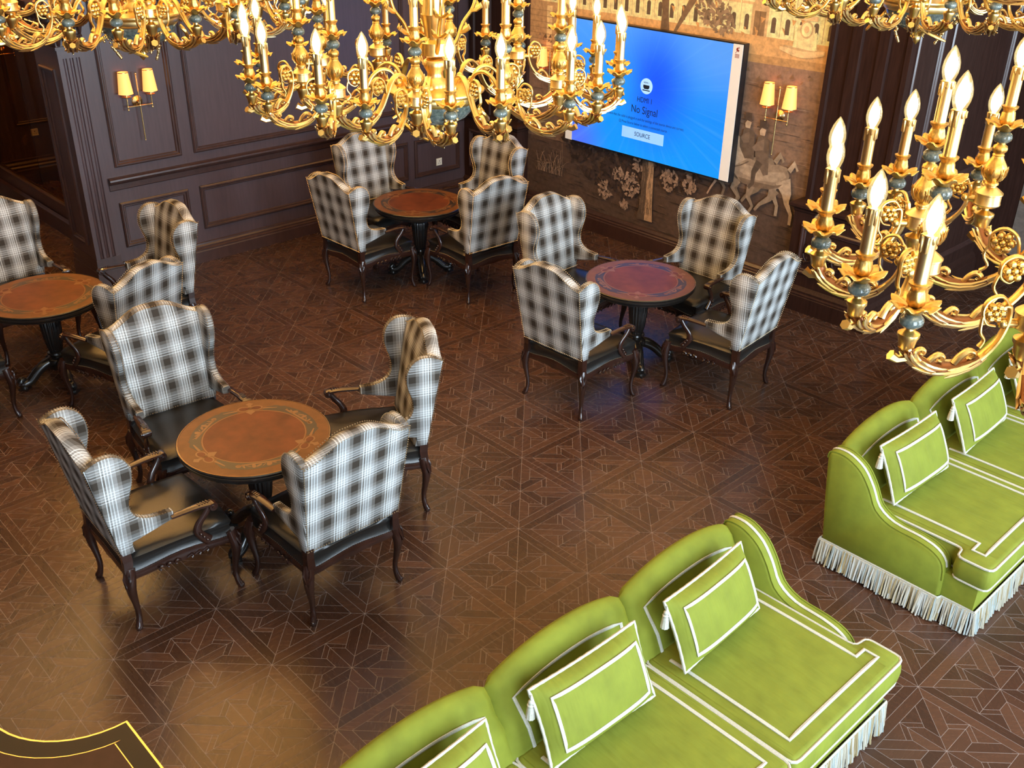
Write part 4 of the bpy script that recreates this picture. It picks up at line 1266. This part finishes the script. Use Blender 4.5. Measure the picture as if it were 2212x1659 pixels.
def make_pillow():
    r = empty('pillow')
    W, Hh, Th = .315, .18, .08
    def surf(u, v, s):
        k = max(0, (1-abs(u)**3.2))**.55*max(0, (1-abs(v)**3.2))**.55
        pin = 1-.05*(1-abs(u)**2)*abs(v)**6
        return (s*Th*k, u*W*(1-.04*(1-v*v)*abs(u)**6), v*Hh*pin)
    mb = MB(); n, m_ = 22, 14
    for s in (1, -1):
        vs_ = [surf(-1+2*i/n, -1+2*j/m_, s) for j in range(m_+1) for i in range(n+1)]
        fs = []
        for j in range(m_):
            for i in range(n):
                q = (j*(n+1)+i, j*(n+1)+i+1, (j+1)*(n+1)+i+1, (j+1)*(n+1)+i); fs.append(q if s > 0 else q[::-1])
        mb.add(vs_, fs)
    bd = mb.build('cover', M['cushion_velvet'], r, 80)
    mb = MB(); E_ = []
    for k in range(24): E_.append(surf(-1+2*k/24, -1, 1))
    for k in range(14): E_.append(surf(1, -1+2*k/14, 1))
    for k in range(24): E_.append(surf(1-2*k/24, 1, 1))
    for k in range(14): E_.append(surf(-1, 1-2*k/14, 1))
    mb.tube(E_, [.0085 if i % 2 else .0072 for i in range(len(E_))], 6, (1, 0, 0), closed=True); mb.build('rope_edge', M['trim_braid'], r)
    for s in (1,):
        mb = MB(); B_ = []
        a, b = .80, .66
        for k in range(12): B_.append(surf(-a+2*a*k/12, -b, s))
        for k in range(8): B_.append(surf(a, -b+2*b*k/8, s))
        for k in range(12): B_.append(surf(a-2*a*k/12, b, s))
        for k in range(8): B_.append(surf(-a, b-2*b*k/8, s))
        mb.tube([(x+s*.003, y, z) for x, y, z in B_], .0095, 6, (1, 0, 0), (.35, 1), closed=True); mb.build('braid_border', M['trim_braid'], bd)
    return r
def make_tassel(par):
    mb = MB(); mb.tube([(0, 0, 0), (0, 0, -.03)], .004, 5, (1, 0, 0)); mb.ball((0, 0, -.038), .013, 8, 5)
    mb.lathe([(.009, -.045), (.016, -.052), (.013, -.06), (.016, -.066), (.021, -.115), (.022, -.122), (.004, -.122)], 20, wob=lambda a, z: 1-.10*(z < -.063)*(.5+.5*math.cos(10*a)))
    return mb.build('tassel', M['trim_braid'], par, 50, (0.01, -.315, .160))
pw0 = make_pillow(); ts = make_tassel(pw0)
PL = [(sf0, 2, 'green velvet pillow with white braid and tassel, far seat of the front sofa'),
      (sf0, 1, 'green velvet pillow with white braid and tassel, middle seat of the front sofa'),
      (sf0, 0, 'green velvet pillow partly cut by the bottom edge, front sofa'),
      (sf1, 0, 'green velvet pillow with tassel, nearest seat of the right sofa'),
      (sf1, 1, 'green velvet pillow with tassel, middle seat of the right sofa'),
      (sf1, 2, 'green velvet pillow with tassel on the right sofa at the edge of the photo')]
for i, (sf, q, lab) in enumerate(PL):
    o = pw0 if i == 0 else copy_tree(pw0)
    dy = {0: -.06, 1: -.05, 2: -.06, 3: -.06, 4: -.05, 5: -.05}[i]
    o.location = (sf.location.x+.262, sf.location.y+AW+(q+.5)*SW+dy, .668)
    o.rotation_euler = (0, -.44, [.05, -.03, .04, -.03, .03, .02][i])
    for c in o.children:
        if c.name.startswith('tassel'): c.rotation_euler = (0, .44, 0)
    tag(o, lab, 'pillow', 'green lumbar pillows')

# ================================================================== chandeliers
def candle_parts(par, x, z):
    """bead, drip pan, socket, candle sleeve and bulb standing at (x,0,z) of the arm PAR"""
    L = []
    def add(nm, mesh): 
        o = link(nm, mesh, par, (x, 0, z)); L.append(o); return o
    add('marble_bead', ME['bead']); add('drip_pan', ME['pan']); add('candle_socket', ME['socket']); add('candle_sleeve', ME['sleeve']); add('bulb', ME['bulb']); add('filament', ME['core'])
ME = {}
mb = MB(); mb.lathe([(.006, -.013), (.014, -.0115), (.0195, -.006), (.0208, 0), (.0195, .006), (.014, .0115), (.006, .013)], 20); ME['bead'] = mb.mesh('marble_bead', M['marble'], 80)
mb = MB()
pet = lambda a, z: 1+.10*math.cos(8*a)*(z > .022)+.04*math.cos(16*a)*(z > .03)
vs_ = []
N = 48
def panv(r, z, a, k): 
    return ((r*(1+.10*k*math.cos(8*a)))*math.cos(a), (r*(1+.10*k*math.cos(8*a)))*math.sin(a), z+k*.0035*math.cos(8*a)-(.003*k if math.cos(8*a) < -.3 else 0))
prof = [(.006, .012, 0), (.013, .014, 0), (.018, .020, .1), (.024, .0275, .35), (.033, .0325, .7), (.041, .033, 1), (.0405, .0345, 1), (.032, .0345, .7), (.022, .031, .3), (.013, .026, 0)]
mb.loft([[panv(r, z, 2*PI*i/N, k) for i in range(N)] for r, z, k in prof], True, True); ME['pan'] = mb.mesh('drip_pan', M['gold_leaf'], 60)
mb = MB(); mb.lathe([(.010, .026), (.0145, .032), (.0165, .042), (.0135, .055), (.0125, .060), (.0175, .066), (.0185, .070), (.014, .071)], 24, wob=lambda a, z: 1+.10*math.cos(6*a+z*120)*(z < .058)); ME['socket'] = mb.mesh('candle_socket', M['gold_leaf'], 60)
mb = MB(); mb.lathe([(.0125, .068), (.0125, .150), (.0132, .152), (.0132, .156), (.009, .156)], 20)
rr = random.Random(2)
for k in range(8):
    a = 2*PI*k/8+.2; l = rr.uniform(.010, .028); c, s = .0128*math.cos(a), .0128*math.sin(a)
    mb.tube([(c, s, .1545), (c, s, .1545-l), (c*.97, s*.97, .152-l)], [.0028, .0030, .0008], 5, (math.cos(a), math.sin(a), 0))
ME['sleeve'] = mb.mesh('candle_sleeve', M['gold_pale'], 60)
mb = MB(); mb.lathe([(.0085, .154), (.0125, .160), (.0165, .172), (.0178, .182), (.0165, .194), (.012, .208), (.006, .219), (.0008, .226)], 16); ME['bulb'] = mb.mesh('bulb', M['bulb_glass'], 80)
mb = MB(); mb.lathe([(.004, .156), (.009, .166), (.0118, .178), (.0115, .188), (.0085, .201), (.004, .211), (.0006, .216)], 10); ME['core'] = mb.mesh('filament', M['filament'], 80)

def scroll_xz(mb, pts, rad, n=8, flat=(.55, 1)):
    P_ = smooth_path([(x, 0, z) for x, z in pts], 4)
    m_ = len(P_); R_ = [interp([i*(m_-1)/(len(rad)-1) for i in range(len(rad))], rad, k) for k in range(m_)]
    mb.tube(P_, R_, n, (0, 1, 0), (1, flat[0]))
    return P_
def rosette(mb, x, z, r):
    for s in (-1, 1):
        for k in range(6):
            a = 2*PI*k/6
            mb.ball((x+r*.6*math.cos(a), s*.004, z+r*.6*math.sin(a)), r*.34, 6, 4)
        mb.ball((x, s*.006, z), r*.28, 6, 4)
def acanthus(mb, P_, rad, i0, i1, key):
    """fluted acanthus sheath along a stretch of an arm: bronze recess, pale ribs, curled tips on the arm"""
    m_ = len(P_); R_ = [interp([i*(m_-1)/(len(rad)-1) for i in range(len(rad))], rad, k) for k in range(m_)]
    rc = MB(); sec = list(range(i0-2, min(i1+1, m_)))
    rc.tube([P_[i] for i in sec], [R_[i]+.0012 for i in sec], 10, (0, 1, 0), (1, .62))
    ME[key+'_recess'] = rc.mesh('leaf_recess', M['bronze'], 60)
    lf = MB()
    for k, ph in enumerate((-25, 12, 48, 90, 132, 168, 205)):
        c, s_ = math.cos(math.radians(ph)), math.sin(math.radians(ph))
        for st, le in ((-.12, .62), (.42, .60)) if k % 2 else ((-.20, .50), (.25, .50), (.62, .42)):
            j0, j1 = max(0, lerp(i0, i1, st)), min(m_-1.01, lerp(i0, i1, st+le)); path = []
            for t in (0, .2, .45, .7, .88, 1.0):
                f = lerp(j0, j1, t); i = int(f); p = Vector(P_[i]).lerp(Vector(P_[min(i+1, m_-1)]), f-i)
                tg = (Vector(P_[min(i+1, m_-1)])-Vector(P_[max(i-1, 0)])).normalized()
                nr = Vector((tg.z, 0, -tg.x)); g = R_[i]*(1.02+.55*t**4)+.0012
                path.append(tuple(p+Vector((0, c*g, 0))+nr*(s_*g*.64)))
            lf.tube(path, [.0008, .0026, .0036, .0036, .0028, .0008], 5)
    for k in range(3):
        x, _, z = P_[int(lerp(i0, i1, (k+.3)/3.0))]; q = 1-.15*k
        lf.tube(smooth_path([(x+.014*q, 0, z+.004), (x+.006*q, 0, z+.018*q), (x-.007*q, 0, z+.029*q), (x-.019*q, 0, z+.024*q), (x-.016*q, 0, z+.014*q), (x-.008*q, 0, z+.016*q)], 3), [interp([0, 6, 15], [.0085*q, .0075*q, .004], i) for i in range(16)], 6, (0, 1, 0), (1, .8))
    ME[key+'_leaf'] = lf.mesh('acanthus_leaf', M['gold_pale'], 60)
# side arm: peg at the drum, scroll with rosette, acanthus sweep, cup
mb = MB()
mb.tube([(.026, 0, -.004), (.050, 0, -.004)], [.0085, .0075], 8); mb.ball((.050, 0, -.004), .010)
RAD = [.0045, .006, .0075, .008, .0085, .0095, .012, .0145, .0155, .0155, .014]
P_ = scroll_xz(mb, [(.066, .012), (.058, .026), (.046, .028), (.042, .012), (.044, -.012), (.056, -.045), (.085, -.078), (.125, -.092), (.165, -.088), (.195, -.070), (.208, -.050)], [.0045, .006, .0075, .008, .0085, .0095, .012, .0145, .0155, .0155, .014])
scroll_xz(mb, [(.046, .028), (.062, .046), (.082, .040), (.090, .020), (.080, -.004), (.062, -.010)], [.005, .006, .006, .0055, .0045, .003])
scroll_xz(mb, [(.088, .010), (.086, -.020), (.076, -.036), (.082, -.050)], [.004, .005, .005, .007])
rosette(mb, .069, .016, .020)
acanthus(mb, P_, RAD, 25, 39, 'side')
mb.tube([(.235, 0, -.066), (.222, 0, -.074), (.200, 0, -.072)], [.010, .008, .006], 6)
mb.lathe([(.008, -.056), (.0135, -.050), (.0165, -.034), (.019, -.030), (.019, -.024), (.012, -.020), (.007, -.018), (.007, -.012)], 16, (.21, 0, 0), wob=lambda a, z: 1-.06*(z < -.035)*(.5+.5*math.cos(8*a)))
ME['side'] = mb.mesh('side_arm', M['gold'], 50)
# main arm: hook on the plate, arch, scroll with rosette, acanthus, cup
mb = MB()
mb.ball((.128, 0, -.030), .014); mb.tube([(.128, 0, -.05), (.128, 0, -.03)], .006, 6, (1, 0, 0))
RAD = [.007, .009, .0105, .011, .011, .011, .0115, .013, .016, .018, .017, .015]
P_ = scroll_xz(mb, [(.128, -.030), (.136, -.012), (.155, .010), (.185, .016), (.215, -.004), (.235, -.038), (.262, -.078), (.305, -.112), (.355, -.122), (.405, -.108), (.438, -.082), (.449, -.066)], [.007, .009, .0105, .011, .011, .011, .0115, .013, .016, .018, .017, .015])
scroll_xz(mb, [(.236, -.040), (.246, .004), (.272, .020), (.296, .006), (.296, -.022), (.276, -.036), (.262, -.026)], [.006, .007, .007, .0065, .006, .005, .003])
scroll_xz(mb, [(.296, -.012), (.304, -.044), (.292, -.066), (.304, -.080)], [.0045, .0055, .0055, .008])
rosette(mb, .271, -.010, .026)
acanthus(mb, P_, RAD, 28, 43, 'main')
mb.tube([(.475, 0, -.092), (.460, 0, -.100), (.435, 0, -.094)], [.012, .010, .007], 6)
mb.lathe([(.010, -.074), (.0155, -.066), (.019, -.046), (.0225, -.041), (.0225, -.034), (.013, -.030), (.008, -.026), (.008, -.016)], 16, (.45, 0, 0), wob=lambda a, z: 1-.06*(z < -.048)*(.5+.5*math.cos(8*a)))
ME['main'] = mb.mesh('arm', M['gold'], 50)
mb = MB(); mb.lathe([(.010, -.020), (.022, -.017), (.0285, -.013), (.030, -.010), (.029, -.007), (.029, .012), (.031, .0135), (.031, .0165), (.027, .020), (.018, .027), (.012, .031), (.012, .034)], 28); ME['drum'] = mb.mesh('drum', M['gold_pale'], 40)
mb = MB(); mb.lathe([(.011, .033), (.0155, .036), (.0155, .040), (.012, .043), (.0175, .049), (.0245, .058), (.0268, .068), (.0250, .078), (.0195, .088), (.0145, .096), (.012, .103), (.0125, .1035)], 32, wob=lambda a, z: 1+.035*math.cos(8*a)*(.05 < z < .09))
mb.lathe([(.0125, .1035), (.0135, .105), (.0125, .107), (.011, .109), (.0155, .115), (.0163, .120), (.0145, .126), (.009, .130), (.008, .134)], 32, wob=lambda a, z: 1+.05*math.cos(12*a)*(.11 < z < .127))
for k in range(6):
    a = 2*PI*k/6
    for t, w in ((-.25, .006), (0, .009), (.25, .006)):
        aa = a+t
        mb.tube([(.019*math.cos(aa), .019*math.sin(aa), .047), (.0262*math.cos(aa*.5+a*.5), .0262*math.sin(aa*.5+a*.5), .060), (.0282*math.cos(aa), .0282*math.sin(aa), .070+w)], [.0015, .0026, .0010], 4, (0, 0, 1))
ME['vase'] = mb.mesh('baluster', M['gold_leaf'], 50)

def make_chandelier():
    r = empty('chandelier')
    mb = MB(); mb.lathe([(.02, -.062), (.165, -.062), (.170, -.058), (.170, -.052), (.160, -.050), (.02, -.046)], 48); mb.build('plate', M['gold'], r, 40)
    mb = MB(); mb.lathe([(.148, -.064), (.150, -.075), (.146, -.088), (.140, -.094)], 48, wob=lambda a, z: 1+.012*math.cos(48*a)); mb.lathe([(.152, -.062), (.155, -.066), (.150, -.070)], 48); mb.build('gallery', M['gold_pale'], r, 40)
    mb = MB(); mb.lathe([(.141, -.093), (.132, -.118), (.108, -.145), (.075, -.163), (.040, -.173), (.01, -.176)], 40); mb.build('marble_bowl', M['marble'], r, 60)
    mb = MB(); mb.lathe([(.030, -.172), (.026, -.180), (.012, -.188), (.013, -.194), (.017, -.204), (.012, -.216), (.002, -.228)], 18)
    for k in range(8):
        a = 2*PI*k/8; c, s = math.cos(a), math.sin(a)
        mb.tube([(.03*c, .03*s, -.176), (.02*c, .02*s, -.190), (.026*c, .026*s, -.202)], [.006, .007, .002], 5)
    mb.build('finial', M['gold'], r, 50)
    rr = random.Random(4)
    for k in range(3):
        a = 2*PI*k/3+.55; c, s = math.cos(a), math.sin(a); mb = MB()
        for j in range(26):
            t = j/25; rad = lerp(.145, .080, t); z = lerp(-.10, -.215, t); b = rr.uniform(0, 6.28); q = .020*math.sin(PI*min(1, t+.25))
            mb.ball((rad*c+q*math.cos(b)-.0*s, rad*s+q*math.sin(b), z), rr.uniform(.004, .008), 5, 3)
        mb.build('flower_drop', M['gold_pale'], r, 60)
    for k in range(3):
        a = 2*PI*k/3+1.5; c, s = math.cos(a), math.sin(a); mb = MB()
        mb.tube(smooth_path([(.15*c, .15*s, -.105), (.17*c, .17*s, -.135), (.175*c-.06*s, .175*s+.06*c, -.165), (.165*c-.11*s, .165*s+.11*c, -.185)], 4), [.006, .007, .0075, .008, .008, .008, .0078, .0075, .007, .0065, .006, .005, .004], 6)
        mb.build('leaf_spray', M['gold_leaf'], r, 50)
    fl = lambda n, d: (lambda a, z: 1-d*(.5+.5*math.cos(n*a)))
    mb = MB(); mb.lathe([(.045, -.05), (.045, -.03), (.03, -.02), (.026, .0), (.038, .02), (.038, .04), (.026, .05)], 24); mb.lathe([(.05, .06), (.05, .10), (.03, .11), (.036, .15), (.044, .19)], 28)
    mb.lathe([(.040, .19), (.036, .22), (.030, .34), (.034, .36), (.034, .38), (.022, .40), (.04, .44), (.05, .48), (.03, .53), (.018, .56), (.018, .62)], 48, wob=fl(12, .12)); mb.build('centre_column', M['gold'], r, 60)
    for k in range(4):
        a = 2*PI*k/4+.3; mb = MB()
        P_ = smooth_path([(.045, 0, .07), (.075, 0, .10), (.10, 0, .16), (.135, 0, .21), (.145, 0, .27), (.115, 0, .31), (.085, 0, .29), (.09, 0, .26)], 4)
        mb.tube(P_, [interp([0, 14, 28], [.007, .006, .004], i) for i in range(len(P_))], 6, (0, 1, 0))
        for j in range(6, 26, 5):
            x, _, z = P_[j]
            for s in (-1, 1): mb.tube([(x, 0, z), (x+.014, s*.014, z+.006), (x+.030, s*.022, z+.018), (x+.026, s*.028, z+.03)], [.005, .0075, .007, .002], 5)
        mb.build('scroll_branch', M['gold'], r, 60, None, (0, 0, a))
    d = bpy.data.lights.new('chandelier_light', 'POINT'); d.energy = CH_POWER; d.color = (1, .70, .36); d.shadow_soft_size = .45
    l = bpy.data.objects.new('chandelier_light', d); COL.objects.link(l); l.parent = r; l.location = (0, 0, .38)
    for k in range(10):
        a = 2*PI*k/10; c, s = math.cos(a), math.sin(a)
        am = link('arm', ME['main'], r, (0, 0, 0), (0, 0, a))
        link('drum', ME['drum'], am, (.45, 0, 0)); link('baluster', ME['vase'], am, (.45, 0, 0))
        link('leaf_recess', ME['main_recess'], am); link('acanthus_leaf', ME['main_leaf'], am)
        candle_parts(am, .45, .146)
        for sg in (-1, 1):
            sa = link('side_arm', ME['side'], r, (.45*c, .45*s, 0), (0, 0, a+sg*math.radians(36)))
            link('leaf_recess', ME['side_recess'], sa); link('acanthus_leaf', ME['side_leaf'], sa)
            candle_parts(sa, .21, .000)
    # upper tier
    for k in range(5):
        a = 2*PI*k/5+.2
        am = link('upper_arm', ME['main'], r, (0, 0, .60), (0, 0, a)); link('leaf_recess', ME['main_recess'], am); link('acanthus_leaf', ME['main_leaf'], am)
        candle_parts(am, .45, .0)
    mb = MB(); mb.lathe([(.02, .545), (.15, .548), (.155, .556), (.02, .562)], 32); mb.build('upper_plate', M['gold'], r, 40)
    mb = MB(); mb.tube([(0, 0, .60), (0, 0, 2.75)], .008, 8, (1, 0, 0)); mb.build('hanging_rod', M['gold'], r, 60)
    return r
CH_POWER = 10
cd0 = make_chandelier()
for i, (x, y, z, ph, sc, lab) in enumerate([
        (2.181, -1.996, 3.149, -.810, 1.0, 'gilt candle chandelier in the top centre of the photo'),
        (4.457, -2.035, 3.119, -1.681, 1.0, 'nearest gilt candle chandelier at the right edge of the photo'),
        (-.10, -2.02, 3.17, -.32, 1.30, 'gilt chandelier cut by the top edge at the upper left'),
        (2.14, 1.60, 3.19, -.55, 1.42, 'gilt chandelier cut by the top edge at the upper right')]):
    o = cd0 if i == 0 else copy_tree(cd0)
    o.location = (x, y, z); o.rotation_euler = (0, 0, ph); o.scale = (sc,)*3
    tag(o, lab, 'chandelier', 'gilt chandeliers')
